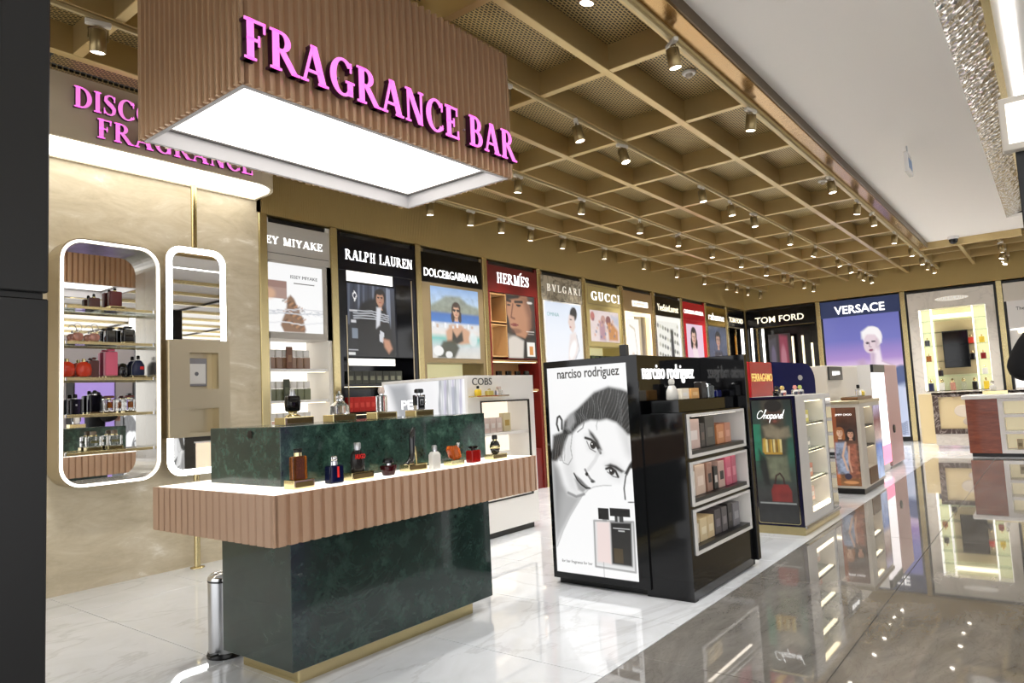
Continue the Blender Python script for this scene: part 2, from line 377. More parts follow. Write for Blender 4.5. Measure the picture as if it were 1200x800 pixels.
# ------------------------------------------------------------ helpers: printed pictures (vertex colours on a fine grid)
def sstep(x): x = np.clip(x, 0, 1); return x*x*(3-2*x)
class Cv:
    def __init__(s, w, h, asp, bg='ffffff'):
        s.asp = asp; s.U, s.V = np.meshgrid(np.linspace(0, 1, w), np.linspace(0, 1, h)); s.w, s.h = w, h
        s.a = np.ones((h, w, 3))*np.array(lin(bg))
    def put(s, mask, col, a=1): m = (mask*a)[..., None]; s.a = s.a*(1-m)+np.array(lin(col))*m; return s
    def grad(s, stops, axis='v'):
        t = s.V if axis == 'v' else s.U; ps = [p for p, _ in stops]; cs = np.array([lin(c) for _, c in stops])
        s.a = np.stack([np.interp(t, ps, cs[:, k]) for k in range(3)], -1); return s
    def ell(s, cx, cy, rx, ry, col, rot=0, soft=.15, a=1):
        x = s.U-cx; y = (s.V-cy)*s.asp; c, d = math.cos(R(rot)), math.sin(R(rot)); X = (c*x+d*y)/rx; Y = (-d*x+c*y)/(ry*s.asp)
        return s.put(sstep((1-np.sqrt(X*X+Y*Y))/max(soft, .01)+.5), col, a)
    def poly(s, pts, col, a=1, soft=0):
        n = len(pts); ins = np.zeros(s.U.shape, bool); dm = np.full(s.U.shape, 9.)
        for i in range(n):
            (x0, y0), (x1, y1) = pts[i], pts[(i+1) % n]
            k = ((y0 > s.V) != (y1 > s.V)); ins ^= k & (s.U < (x1-x0)*(s.V-y0)/((y1-y0) or 1e-9)+x0)
            if soft:
                ax, ay = x0, y0*s.asp; dx, dy = x1-x0, (y1-y0)*s.asp; t = np.clip(((s.U-ax)*dx+(s.V*s.asp-ay)*dy)/(dx*dx+dy*dy+1e-12), 0, 1)
                dm = np.minimum(dm, np.hypot(s.U-ax-t*dx, s.V*s.asp-ay-t*dy))
        return s.put(sstep(.5+np.where(ins, dm, -dm)/soft*.5) if soft else ins.astype(float), col, a)
    def line(s, pts, wd, col, a=1):
        m = np.zeros(s.U.shape)
        for (x0, y0), (x1, y1) in zip(pts[:-1], pts[1:]):
            ax, ay = x0, y0*s.asp; dx, dy = x1-x0, (y1-y0)*s.asp; t = np.clip(((s.U-ax)*dx+(s.V*s.asp-ay)*dy)/(dx*dx+dy*dy+1e-12), 0, 1)
            m = np.maximum(m, sstep(1.5-np.hypot(s.U-ax-t*dx, s.V*s.asp-ay-t*dy)/wd))
        return s.put(m, col, a)
    def rect(s, x0, y0, x1, y1, col, a=1): return s.put(((s.U >= x0) & (s.U <= x1) & (s.V >= y0) & (s.V <= y1)).astype(float), col, a)
    def noise(s, amt, sx=8, sy=8, seed=0, mask=None):
        r = np.random.RandomState(seed); n = np.zeros(s.U.shape)
        for o in range(3):
            g = r.rand(sy*2**o+2, sx*2**o+2); x = s.U*(sx*2**o); y = s.V*(sy*2**o); i = x.astype(int); j = y.astype(int); fx = sstep(x-i); fy = sstep(y-j)
            n += ((g[j, i]*(1-fx)+g[j, i+1]*fx)*(1-fy)+(g[j+1, i]*(1-fx)+g[j+1, i+1]*fx)*fy-.5)/2**o
        k = 1+amt*n*(1 if mask is None else mask); s.a = np.clip(s.a*k[..., None], 0, 1); return s
    def face(s, cx, cy, r, skin='d9a98a', hair='2a1c14', long=True, rot=0):
        k = r/s.asp; sh = '8a5a45'
        s.ell(cx, cy-.25*k, r*1.12, k*1.25, hair)
        if long: s.ell(cx-.75*r, cy+.7*k, r*.5, k*1.3, hair, 8); s.ell(cx+.75*r, cy+.7*k, r*.5, k*1.3, hair, -8)
        s.poly([(cx-.33*r, cy+.6*k), (cx+.33*r, cy+.6*k), (cx+.42*r, cy+1.8*k), (cx-.42*r, cy+1.8*k)], skin); s.ell(cx, cy+1.15*k, .4*r, .22*k, sh, 0, .6, .6)
        s.ell(cx, cy+.12*k, r*.76, k*1.05, skin); s.ell(cx, cy-.95*k, r*.8, k*.42, hair, 0, .4)
        s.ell(cx+.48*r, cy+.2*k, .28*r, .8*k, sh, 0, .9, .35)
        for d in (-1, 1):
            s.ell(cx+d*.32*r, cy-.02*k, .17*r, .07*k, '2b1a14'); s.line([(cx+d*.16*r, cy-.2*k), (cx+d*.5*r, cy-.22*k)], .05*r, hair)
        s.line([(cx+.03*r, cy), (cx+.1*r, cy+.36*k), (cx-.06*r, cy+.4*k)], .04*r, sh); s.ell(cx, cy+.65*k, .26*r, .09*k, 'a8453f'); return s
    def noface(s): return s
    def build(s, name, w, h, m, parent, loc, **t):
        """print standing in the xz plane, front towards -y; loc = lower left corner"""
        W, H = s.w, s.h; v = np.stack([s.U*w, np.zeros_like(s.U), (1-s.V)*h], -1).reshape(-1, 3)
        j, i = np.meshgrid(np.arange(H-1), np.arange(W-1), indexing='ij'); a = (j*W+i).ravel()
        f = np.stack([a, a+W, a+W+1, a+1], -1)
        me = bpy.data.meshes.new(name); me.from_pydata(v.tolist(), [], f.tolist())
        at = me.color_attributes.new('Col', 'FLOAT_COLOR', 'POINT'); c = np.ones((W*H, 4), np.float32); c[:, :3] = s.a.reshape(-1, 3)
        at.data.foreach_set('color', c.ravel()); me.materials.append(M(m))
        return ob(name, me, None, parent, loc, **t)
# ------------------------------------------------------------ the setting: floor, walls, ceiling
def floor_and_walls():
    fl = ob('floor', B(-4, -6.5, -.12, 18.3, 6.9, -.006), mat('grout', '6c6b69', .6), kind='structure')
    g = .0024; cache = {}
    def tile(x0, y0, x1, y1, m):
        k = (round(x1-x0, 3), round(y1-y0, 3), m)
        if k not in cache: cache[k] = B(g, g, -.012, x1-x0-g, y1-y0-g, 0, .0008).mesh('floor_tile', m)
        ob('floor_tile', cache[k], None, fl, (x0, y0, 0))
    xs = [2.1+.88*k for k in range(-4, 19)]
    for a, b in zip(xs[:-1], xs[1:]):
        for c, d in ((1.86, 3.73), (3.73, 5.60), (5.60, 6.75)): tile(a, c, min(b, 18), d, 'white_marble')
    for k in range(5):
        for c, d in ((-.01, 1.86), (-1.88, -.01), (-3.75, -1.88), (-5.62, -3.75)):
            if 14.1+.88*k < 17.9: tile(14.1+.88*k, c, min(14.1+.88*(k+1), 18), d, 'white_marble')
    gx = [14.1-1.8*k for k in range(11)][::-1]
    for a, b in zip(gx[:-1], gx[1:]):
        for k in range(9): tile(a, 1.86-.9*(k+1), b, 1.86-.9*k, 'grey_marble')
    ob('wall_left', B(-1, 6.3, 0, 4.0, 6.75, 3.56), 'stone_wall', kind='structure')
    wb = ob('wall_back', B(4.0, 6.78, 0, 18.2, 6.92, 4.1), 'bulkhead', kind='structure')
    ob('bulkhead', B(3.95, 6.3, 3.39, 18.0, 6.78, 4.02), 'bulkhead', wb)
    wf = ob('wall_far', B(18.45, -6.2, 0, 18.6, 6.92, 4.1), 'bulkhead_far', kind='structure')
    ob('bulkhead', B(18.0, -6.2, 3.39, 18.45, 6.3, 4.02), 'bulkhead_far', wf)
    # brass posts between the bays
    post = B(0, 0, 0, .095, .1, 3.39, .006).mesh('trim', 'brass'); n = 1
    for x in [3.965]+[4.853+1.3115*k for k in range(10)]:
        ob('trim_%d' % n, post, None, None, (x, 6.28, 0), kind='structure'); n += 1
    pf = B(0, 0, 0, .1, .1, 3.39, .006).mesh('trim', 'brass')
    for y in (4.452, 2.622, .80, -1.03):
        ob('trim_%d' % n, pf, None, None, (17.98, y, 0), kind='structure'); n += 1
floor_and_walls()

XB = [.46+1.37*k for k in range(-2, 13)]
def ceiling():
    ce = ob('ceiling', B(-4, -11.3, 4.3, 18.6, 6.9, 4.4), 'void', kind='structure')
    mesh_bx = B(-4, -.035, 3.8, 18, .035, 4.02, .004).mesh('beam', 'beam'); mesh_bt = B(-4, -.028, 3.8, 18, .028, 4.02, .004).mesh('beam', 'beam')
    for k, y in enumerate((2.51, 3.145, 3.78, 4.415, 5.05, 5.685)): ob('beam', B(4.0, -.028, 3.8, 18, .028, 4.02, .004) if k == 5 else (mesh_bt if k % 2 else mesh_bx), 'beam', ce, (0, y, 0))
    cb = B(-.032, 1.9, 3.804, .032, 6.3, 4.018, .004).mesh('cross_beam', 'beam'); cs = B(-.032, 1.9, 3.804, .032, 5.085, 4.018, .004).mesh('cross_beam', 'beam')
    for x in XB: ob('cross_beam', cb if x > 4 else cs, None, ce, (x, 0, 0))
    pan = B(.03, .03, 0, 1.34, .605, .02).mesh('mesh_panel', 'ceiling_mesh')
    for x in XB:
        for y in (1.875, 2.51, 3.145, 3.78, 4.415, 5.05, 5.685): ob('mesh_panel', pan, None, ce, (x, y, 4.0))
    ob('edge_beam', B(-4, 1.88, 3.8, 18, 1.965, 4.02, .012), 'beam', ce)
    ob('soffit', B(-4, 1.75, 3.825, 15.1, 1.88, 3.95, .004), 'polished_bronze', ce)
    ob('riser', B(-4, 1.735, 3.835, 15.1, 1.75, 3.95), mat('dark_bronze', '5f4c30', .3, .8), ce)
    ob('end_beam', B(15.1, .3, 3.8, 15.18, 1.88, 4.0, .004), 'beam', ce)
    ob('ceiling_panel', B(-4, .45, 3.93, 15.1, 1.745, 3.98), 'ceiling_white', ce)
    # grid beyond the white panel
    for y in (.63, 1.24, -.02, -.63): ob('beam', B(15.18, y-.03, 3.8, 18, y+.03, 4.0), 'beam', ce)
    for x in (15.8, 16.9): ob('cross_beam', B(x-.03, -2, 3.803, x+.03, 1.88, 4.0), 'beam', ce)
    ob('mesh_panel', B(15.1, -2, 4.0, 18, 1.88, 4.03), 'ceiling_mesh', ce)
    # hammered metal trough beside the white panel, brass strip, pale panels with light lines
    ob('hammered_trough', MB().prism([(.45, 3.93), (.2, 4.02), (.2, 4.06), (.45, 3.97)], -4, 13.9, 'yz'), 'hammered_metal', ce)
    ob('trough_end', B(13.9, -.4, 3.93, 15.1, .45, 3.98), 'ceiling_white', ce)
    ob('brass_strip', B(-4, .15, 3.98, 13.9, .2, 4.06), 'brass', ce)
    mp = B(0, 0, 0, 17.9, 1.24, .03).mesh('ceiling_panel', 'ceiling_white')
    for k in range(9):
        y = .15-1.27*(k+1)
        ob('ceiling_panel', mp, None, ce, (-4, y+.03, 4.0))
        ob('brass_strip', B(-4, y-.035, 3.93, 13.9, y+.035, 4.02), 'brass', ce)
        ob('light_line', B(-4, y+1.15, 3.99, 13.9, y+1.21, 4.002), 'led', ce)
    for x in (-2.6, .2, 3.0, 5.8, 8.6, 11.4):
        ob('light_line', B(x, -11.2, 3.985, x+.05, .05, 4.0), 'led', ce); ob('brass_strip', B(x-.06, -11.2, 3.95, x-.02, .1, 4.02), 'dark_metal', ce)
ceiling()

def left_pillar():
    p = empty('pillar', (.83, 2.5, 0), 0, 'tall dark charcoal panelled pillar close to the camera beside the stone wall', 'pillar')
    ob('core', B(-.9, .02, 0, -.01, .7, 3.79), 'pillar', p)
    ob('panel', B(-.9, 0, 1.76, 0, .03, 3.79, .004), 'pillar', p); ob('panel', B(-.9, 0, .55, 0, .03, 1.74, .004), 'pillar', p); ob('panel', B(-.9, 0, 0, 0, .03, .53, .004), 'pillar', p)
    ob('edge_strip', B(-.9, -.012, 1.76, -.14, 0, 3.79, .003), mat('pillar_strip', '131317', .5), p)
    bolt = MB().loft([(0, .006, .006), (.004, .005, .005)], 2, 10).mesh('bolt', 'steel')
    for z in (2.0, 2.3, 2.6): ob('bolt', bolt, None, p, (-.185, -.012, z), rot=(math.pi/2, 0, 0))
left_pillar()
def right_column():
    c = empty('lightbox_column', (5.66, 0, 0), FX, 'black column topped by a white lit sign box at the right edge', 'column')
    ob('shaft', B(-.1, .06, 0, .6, .46, 3.22, .004), 'black_satin', c)
    ob('lightbox_frame', B(-.165, -.02, 2.84, .65, .06, 3.2, .006), 'off_white', c)
    ob('lit_panel', B(-.125, -.024, 2.885, .6, -.02, 3.155), 'led_soft', c)
right_column()

# ------------------------------------------------------------ spotlights on tracks
def spotlights():
    base = empty('spotlight', (0, 0, 0), 0, 'x', 'spotlight', 'track spotlights on the gold ceiling')
    ob('adapter', B(-.07, -.018, -.03, .07, .018, 0, .004), 'adapter', base)
    ob('yoke', MB().tube([(.052, 0, -.12), (.052, 0, -.05), (0, 0, -.03), (-.052, 0, -.05), (-.052, 0, -.12)], .006, 6), 'spot_body', base)
    body = MB().lathe([(.03, -.055), (.045, -.06), (.046, -.19), (.04, -.195), (.04, -.185)], 20)
    hd = ob('housing', body, 'spot_body', base)
    ob('lens', MB().lathe([(.0395, -.187), (.0395, -.19)], 18), 'lens', hd)
    Ld = bpy.data.lights.new('beam', 'SPOT'); Ld.energy = SPOT_W; Ld.spot_size = R(95); Ld.spot_blend = .8; Ld.shadow_soft_size = .045; Ld.color = (1, .965, .91)
    T = {'on the track along the white corridor ceiling': (1.905, [3.33, 4.41, 5.98, 8.66, 10.04, 10.97, 12.68, 14.25, 15.48, 16.3, 17.0]),
         'on the track over the black display island': (3.145, [4.1, 5.11, 5.93, 7.84, 8.76, 9.63, 11.32, 12.78, 14.27, 15.27, 16.22, 16.75, 17.3]),
         'on the middle ceiling track': (4.415, [1.72, 5.92, 7.2, 8.7, 9.95, 11.28, 12.67, 14.06, 15.19, 15.74, 16.67, 17.49]),
         'on the track nearest the back wall posters': (5.685, [5.85, 6.58, 7.19, 7.86, 8.67, 9.89, 11.29, 12.64, 13.98, 15.23, 15.87, 16.6, 17.5]),
         'on the short track at the far right end': (.63, [15.3, 16.22, 16.7, 17.1])}
    first = True; i = 0
    for nm, (y, xs) in T.items():
        x0 = 3.2 if y < 2 else (4.05 if y > 5.5 else -1)
        if y < 1: x0 = 15.2
        if y == 3.145: x0 = 3.83
        tr = ob('light_track', B(x0, y-.013, 3.773, 17.9, y+.013, 3.799, .003), 'track', label='slim gold lighting '+nm[3:].replace('track ', 'track ', 1), cat='lighting track')
        for k, x in enumerate(xs):
            lab = '%s brass spotlight from the camera end %s' % (ORD[k], nm)
            i += 1
            if first: s = base; s.location = (x, y, 3.772); s['label'] = lab; first = False
            else: s = copy_tree(base, (x, y, 3.772), label=lab)
            rz = random.choice([0, 0, .5, 1.2, -.7, 2.2]); tl = random.choice([.12, .2, .3, .38, .1])
            h = [c for c in s.children if c.name.startswith('housing')][0]
            h.location = (0, .0, -.06); h.rotation_euler = (tl*(.4 if y > 4 else random.choice([-1, 1])), 0, 0)
            for ch in (h,): ch.data = ch.data
            s.rotation_euler = (0, 0, 0 if y > 5 else rz*.4)
            lo = bpy.data.objects.new('beam', Ld); C.objects.link(lo); lo.parent = s; lo.location = (0, 0, -.22); lo.rotation_euler = h.rotation_euler
    # housings pivot on the yoke: move mesh origin up once
    me = hd.data; me.transform(Matrix.Translation((0, 0, .06))); hd.children[0].data.transform(Matrix.Translation((0, 0, .06)))
spotlights()
def ceiling_fittings():
    s = empty('exit_sign', (8.66, 1.1, 3.93), 0, 'small white hanging direction sign under the pale corridor ceiling', 'sign')
    ob('stem', MB().tube([(0, 0, 0), (0, 0, -.1)], .008, 6), 'steel', s); ob('blade', B(-.14, -.02, -.32, .14, .02, -.1, .004), 'white_lacquer', s)
    ob('symbol', B(-.1, -.023, -.27, -.02, -.02, -.16), mat('sign_blue', '3a6fa0', .4), s); ob('symbol', B(.02, -.023, -.27, .1, -.02, -.16), M('sign_blue'), s)
    d = empty('dome_camera', (14.9, 1.3, 3.93), 0, 'small black dome security camera under the end of the corridor ceiling', 'camera')
    ob('base', MB().lathe([(.09, 0), (.09, -.04), (.07, -.05)], 18), 'white_lacquer', d); ob('dome', MB().lathe([(.075, -.05), (.07, -.09), (.05, -.12), (.02, -.135), (.003, -.137)], 18), 'black_gloss', d)
    for (x, y), l in zip(((5.4, 2.2), (8.33, 4.75), (9.57, 2.2)), ('near the white corridor ceiling', 'above the poster bays', 'farther along the white corridor ceiling')):
        q = empty('smoke_detector', (x, y, 3.998), 0, 'small round white ceiling detector '+l, 'detector')
        ob('base_ring', MB().lathe([(.06, 0), (.06, -.012), (.05, -.02)], 18), 'white_lacquer', q); ob('sensor', MB().lathe([(.03, -.02), (.025, -.045), (.005, -.05)], 14), 'off_white', q)
ceiling_fittings()

# ------------------------------------------------------------ the sign box over the counter
def slat_mesh(h, w, d, m, name='slat', deep=False):
    """one vertical flute: front towards -y, x from 0 to w, z from 0 to h"""
    if deep: return MB().prism([(0, 0), (.16*w, 0), (.34*w, -d), (.64*w, -d), (.82*w, 0), (w, 0), (w, .006), (0, .006)][::-1], 0, h, 'xy').mesh(name, m)
    return MB().prism([(0, 0), (.10*w, 0), (.15*w, -d), (.78*w, -.8*d), (.93*w, 0), (w, 0), (w, .006), (0, .006)][::-1], 0, h, 'xy').mesh(name, m)
def clad(parent, x0, y0, x1, y1, z0, h, pitch, d, m, label=None):
    """flutes round the four sides of a rectangle, one object each"""
    nx = round((x1-x0)/pitch); ny = round((y1-y0)/pitch)
    dp = d > .02; mx = slat_mesh(h, (x1-x0)/nx, d, m, deep=dp); my = slat_mesh(h, (y1-y0)/ny, d, m, deep=dp)
    cp = B(-d*.75, -d*.75, 0, 0, 0, h, .002).mesh('corner_post', m)
    for k, (x, y) in enumerate(((x0, y0), (x1, y0), (x1, y1), (x0, y1))): ob('corner_post', cp, None, parent, (x, y, z0), k*math.pi/2)
    for k in range(nx):
        ob('slat', mx, None, parent, (x0+(x1-x0)*k/nx, y0, z0)); ob('slat', mx, None, parent, (x1-(x1-x0)*k/nx, y1, z0), math.pi)
    for k in range(ny):
        ob('slat', my, None, parent, (x0, y1-(y1-y0)*k/ny, z0), FX); ob('slat', my, None, parent, (x1, y0+(y1-y0)*k/ny, z0), math.pi/2)
def sign_box():
    s = empty('hanging_sign_box', (0, 0, 2.9), 0, 'square rose bronze fluted light box hanging over the green counter', 'sign box')
    x0, y0, x1, y1 = 1.765, 2.915, 3.80, 3.93; H = .9
    clad(s, x0, y0, x1, y1, 0, H, .0567, .026, 'rose_slat_sign')
    ob('skirt', MB().ring([(x0+.004, y0+.004), (x1-.004, y0+.004), (x1-.004, y1-.004), (x0+.004, y1-.004)], [(x0+.025, y0+.025), (x1-.025, y0+.025), (x1-.025, y1-.025), (x0+.025, y1-.025)], -.004, H-.02, 'xy'), mat('skirt_white', 'b9b7b9', .5), s)
    ob('light_panel', B(x0+.04, y0+.04, .1, x1-.04, y1-.04, .11), 'panel_light', s); ob('shadow_gap', MB().ring([(x0+.025, y0+.025), (x1-.025, y0+.025), (x1-.025, y1-.025), (x0+.025, y1-.025)], [(x0+.05, y0+.05), (x1-.05, y0+.05), (x1-.05, y1-.05), (x0+.05, y1-.05)], .088, .096, 'xy'), mat('gap_grey', '6d6a68', .7), s)
    t = empty('fragrance_sign', (0, 0, 2.9), 0, 'glowing pink serif letters reading FRAGRANCE BAR on the fluted box', 'sign')
    w = 'FRAGRANCE BAR'; xs = 2.06/serif_len(w, 1, .2, .09)
    serif_word(w, .2, .045, 'pink_face', 'pink_return', 'letter', t, (1.735, 2.884, .098), xs, True, .09)
    for x in (1.8, 2.3, 2.8, 3.3, 3.7): ob('standoff', MB().tube([(x, 2.8885, .2), (x, 2.87, .2)], .006, 6), 'steel', t)
sign_box()
def canopy():
    c = empty('lit_canopy', (0, 0, 3.5), 0, 'rounded bronze canopy with glowing underside along the stone wall', 'canopy')
    def outline(x0, y0, x1, y1, r):  # rounded at the right front corner
        p = [(x0, y1), (x0, y0)]
        p += [(x1-r+r*math.sin(R(a)), y0+r-r*math.cos(R(a))) for a in range(0, 91, 9)]
        return p+[(x1, y1)]
    o = outline(-1, 5.76, 3.93, 6.3, .3); i = outline(-.97, 5.79, 3.9, 6.27, .27)
    ob('fascia', MB().ring(o, i, 0, .48, 'xy'), mat('canopy_bronze', 'd2c6ae', .42, .1), c)
    ob('top_plate', MB().prism(o, .48, .5, 'xy'), 'canopy_bronze', c)
    ob('light_panel', MB().prism(i, .012, .03, 'xy'), 'canopy_light', c)

    t = empty('discover_sign', (0, 0, 3.5), 0, 'pink serif letters reading DISCOVER FRAGRANCE on the bronze canopy front', 'sign')
    xs = 1.15/serif_len('DISCOVER', 1, .165, .08)
    serif_word('DISCOVER', .165, .03, 'pink_face', 'pink_return', 'letter', t, (2.06, 5.75, .245), .98, True, .08)
    serif_word('FRAGRANCE', .155, .03, 'pink_face', 'pink_return', 'letter', t, (2.225, 5.75, .045), 1.33/serif_len('FRAGRANCE', 1, .155, .08), True, .08)
canopy()
# ------------------------------------------------------------ green marble fragrance counter
def counter():
    c = empty('fragrance_counter', (0, 0, 0), 0, 'green marble fragrance counter with rose fluted band and brass plinth', 'counter')
    ob('plinth', B(2.13, 3.1, 0, 3.44, 3.6, .09, .003), 'brass', c)
    ob('base', B(2.05, 3.03, .09, 3.56, 3.66, .75, .003), 'green_marble_shaded', c)
    ob('deck', B(1.862, 2.87, .745, 3.858, 4.0, .955), 'white_lacquer', c)
    ob('lit_top', B(1.868, 2.876, .955, 3.852, 3.994, .968, .002), mat('acrylic', 'f4f2ee', .3, emit=1.1, ecol='fff8ec'), c)
    clad(c, 1.86, 2.868, 3.86, 4.002, .735, .232, .0645, .017, 'rose_slat')
    u = ob('upper_block', B(2.085, 3.15, .968, 3.695, 3.83, 1.272, .003), 'green_marble', c)
    ob('outlet', MB().loft([(0, .022, .022), (.006, .02, .02)], 2, 18), 'dark_metal', u, (2.084, 3.42, 1.235), rot=(0, -math.pi/2, 0))
counter()
def bin_():
    b = empty('pedal_bin', (2.165, 3.84, 0), 0, 'slim brushed steel pedal bin behind the green counter base', 'bin')
    ob('body', MB().lathe([(.088, .02), (.09, .03), (.09, .41), (.088, .415)], 28), 'steel', b)
    ob('base_ring', MB().lathe([(.098, 0), (.1, .012), (.094, .028)], 28), 'black_satin', b)
    ob('rim', MB().lathe([(.092, .413), (.092, .421)], 28), 'black_satin', b)
    ob('lid', MB().lathe([(.09, .421), (.09, .435), (.075, .452), (.03, .462), (.004, .464)], 28), 'chrome', b)
    ob('pedal', MB().box(-.13, -.075, .03, -.08, -.03, .042, .004), 'black_satin', b)
bin_()

GB = {}
def block(label, loc, w=.13, d=.07, h=.04, rz=0, plate=True):
    o = empty('display_block', loc, rz, label, 'display block', 'polished gold display blocks')
    k = (w, d, h)
    if k not in GB: GB[k] = (B(-w/2, -d/2, 0, w/2, d/2, h, .002).mesh('block_body', 'gold'), B(-w*.42, -d/2-.0015, h*.2, w*.42, -d/2, h*.8).mesh('name_plate', mat('plate', '5a4a2a', .4, .6)))
    ob('block_body', GB[k][0], None, o)
    if plate: ob('name_plate', GB[k][1], None, o)
    return o
def bottle(label, loc, body, bm, cap=(), cm='gold', e=2, ce=2, collar=None, com='gold', rz=0, cat='perfume bottle', name='perfume_bottle', group=None, tagm=None, tagb=None):
    o = empty(name, loc, rz, label, cat, group)
    ob('glass_body', MB().loft(body, e, 24), bm, o)
    if collar: ob('collar', MB().loft(collar, 2, 18), com, o)
    if cap: ob('cap', MB().loft(cap, ce, 20), cm, o)
    if tagb: ob('front_label', B(*tagb), tagm, o)
    return o
def bx(z0, z1, w, d, r=.006): return [(z0, w-r, d-r), (z0+r*.6, w, d), (z1-r, w, d), (z1, w-r, d-r)]
gl('amber', 'a8601f'); gl('clear', 'f4f4f2', .02, .95); gl('navy', '0b1030', .1, .1); gl('red_glass', '8d1512', .05, .3); gl('orange_glass', 'd8702a', .05, .7)
gl('pink_glass', 'e8b0a0', .05, .6); gl('smoke', '2a2826', .08, .3); gl('milk', 'eceae4', .2, .3); mat('black_glass', '09090a', .06, coat=.5); mat('red_mark', 'd8231c', .4)
mat('pink_lac', 'd6607a', .3); mat('navy_lac', '1c2344', .3); mat('rose_brown', '5a3430', .25); mat('coral', 'c8391f', .15)
def counter_bottles():
    T = .969; U = 1.273
    block('gold block with dark plate at the left front corner of the counter', (2.09, 3.0, T), .12, .085, .042)
    bottle('amber perfume bottle with black bow cap on the leftmost front gold block', (2.085, 3.0, T+.042), bx(0, .115, .042, .018), gl('amber', 'a8601f'), [(.132, .022, .012), (.15, .026, .012), (.152, .02, .01)], 'black_gloss', 8, 2, [(.115, .022, .014), (.132, .022, .014)], 'gold')
    bottle('navy square perfume bottle with red stripe on the lit counter edge', (2.29, 2.985, T), bx(0, .092, .043, .028), 'navy', bx(.112, .14, .018, .018), 'chrome', 8, 2, [(.092, .02, .018), (.112, .02, .018)], 'chrome', tagm='red_mark', tagb=(-.002, -.0295, .03, .01, -.028, .085))
    block('gold block under the dark canteen shaped bottle with red letters', (2.46, 3.0, T), .15, .08, .04)
    h = bottle('dark grey canteen bottle with red block lettering and steel cap', (2.455, 3.0, T+.04), [(0, .036, .02), (.006, .04, .023), (.085, .04, .023), (.105, .03, .02), (.115, .018, .016)], gl('smoke', '2a2826'), [(.122, .02, .02), (.15, .02, .02), (.155, .016, .016)], 'steel', 3, 2, [(.112, .016, .016), (.122, .016, .016)], 'steel')
    text('HUGO', .034, .066, .002, 'red_mark', h, (-.033, -.025, .07), bold=.0008)
    bottle('low flared dark glass perfume bottle with black disc stopper', (2.655, 2.98, T), [(0, .03, .024), (.004, .034, .026), (.05, .05, .034), (.056, .044, .03)], gl('deep_red', '3a0d10', .05, .3), [(.066, .034, .024), (.074, .038, .026), (.088, .034, .022), (.094, .026, .018)], 'black_gloss', 3, 2, [(.056, .016, .014), (.066, .016, .014)], 'chrome')
    block('gold block under the black stiletto shoe bottle', (2.885, 3.02, T), .15, .08, .04)
    s = empty('perfume_bottle', (2.87, 3.02, T+.04), R(12), 'tall black stiletto shoe shaped bottle on a gold block', 'perfume bottle')
    ob('shoe_body', MB().loft([(0, .045, .018, -.03), (.008, .046, .019, -.03), (.016, .034, .019, -.018), (.03, .024, .018, -.004), (.06, .018, .017, .006), (.1, .02, .017, .008), (.14, .024, .017, .012), (.175, .022, .016, .018), (.195, .014, .012, .026), (.208, .004, .005, .03)], 2, 20), 'black_glass', s)
    ob('heel', MB().tube([(.052, 0, .0), (.046, 0, .05), (.03, 0, .1)], [.005, .006, .011], 8), 'gold', s); ob('toe_sole', MB().loft([(0, .05, .02, -.031), (.004, .05, .02, -.031)], 2, 18), 'gold', s)
    bottle('frosted white perfume bottle with silver cap at the counter front edge', (2.965, 2.925, T), [(0, .032, .02), (.004, .036, .023), (.085, .036, .023), (.1, .026, .018), (.104, .016, .014)], 'milk', [(.112, .016, .016), (.135, .016, .016), (.139, .012, .012)], 'steel', 4, 2, [(.104, .013, .013), (.112, .013, .013)], 'chrome')
    block('small gold stand under the tilted orange bottle', (3.2, 2.99, T), .12, .07, .032, plate=False)
    o = empty('perfume_bottle', (3.2, 2.99, T+.034), 0, 'tilted faceted orange perfume bottle with silver cap', 'perfume bottle')
    ob('glass_body', MB().loft([(0, .02, .016, .02), (.012, .04, .025, .012), (.06, .045, .026, -.006), (.085, .03, .02, -.014)], 5, 24), 'orange_glass', o)
    ob('cap', MB().loft([(.07, .012, .012, .034), (.095, .014, .014, .04), (.1, .01, .01, .042)], 2, 14), 'chrome', o)
    bottle('deep red square perfume bottle with black cap near the right counter end', (3.365, 2.975, T), bx(0, .078, .043, .03), gl('red_glass', '8d1512'), bx(.088, .104, .028, .022), 'black_gloss', 8, 8, [(.078, .014, .014), (.088, .014, .014)], 'black_satin')
    block('gold block under the black and gold grenade shaped bottle', (3.6, 2.985, T), .15, .08, .034)
    b = bottle('black and gold grenade shaped bottle at the right counter end', (3.595, 2.985, T+.034), [(0, .016, .016), (.006, .026, .026), (.03, .033, .033), (.055, .034, .034), (.078, .026, .026), (.086, .015, .015)], 'black_glass', [(.094, .018, .018), (.115, .019, .019), (.124, .013, .013)], 'black_gloss', 2, 2, [(.086, .013, .013), (.094, .013, .013)], 'gold')
    ob('band', MB().lathe([(.0335, .036), (.036, .038), (.036, .052), (.0345, .054)], 24), 'gold', b)
    # upper row on the marble block
    for k, (x, l) in enumerate(((2.345, 'black bottle with the gold foot'), (2.66, 'clear glass decanter'), (2.99, 'tall clear bottle with a rounded stopper'), (3.32, 'black and silver robot shaped bottle'))):
        block('gold block on the marble ledge under the '+l, (x, 3.4, U), .19 if k == 0 else .17, .1, .042)
    b = bottle('black barrel bottle on a gold foot at the left of the marble ledge', (2.335, 3.4, U+.043), [(.03, .03, .024), (.036, .038, .028), (.075, .042, .03), (.112, .038, .028), (.118, .028, .022)], gl('smoky_black', '120f0e', .05, .2), [(.128, .014, .014), (.15, .014, .014), (.155, .01, .01)], 'steel', 4, 2, [(.118, .018, .016), (.128, .018, .016)], 'steel')
    ob('gold_foot', MB().loft([(0, .045, .03), (.006, .044, .028), (.018, .018, .014), (.03, .026, .02)], 3, 20), 'gold', b)
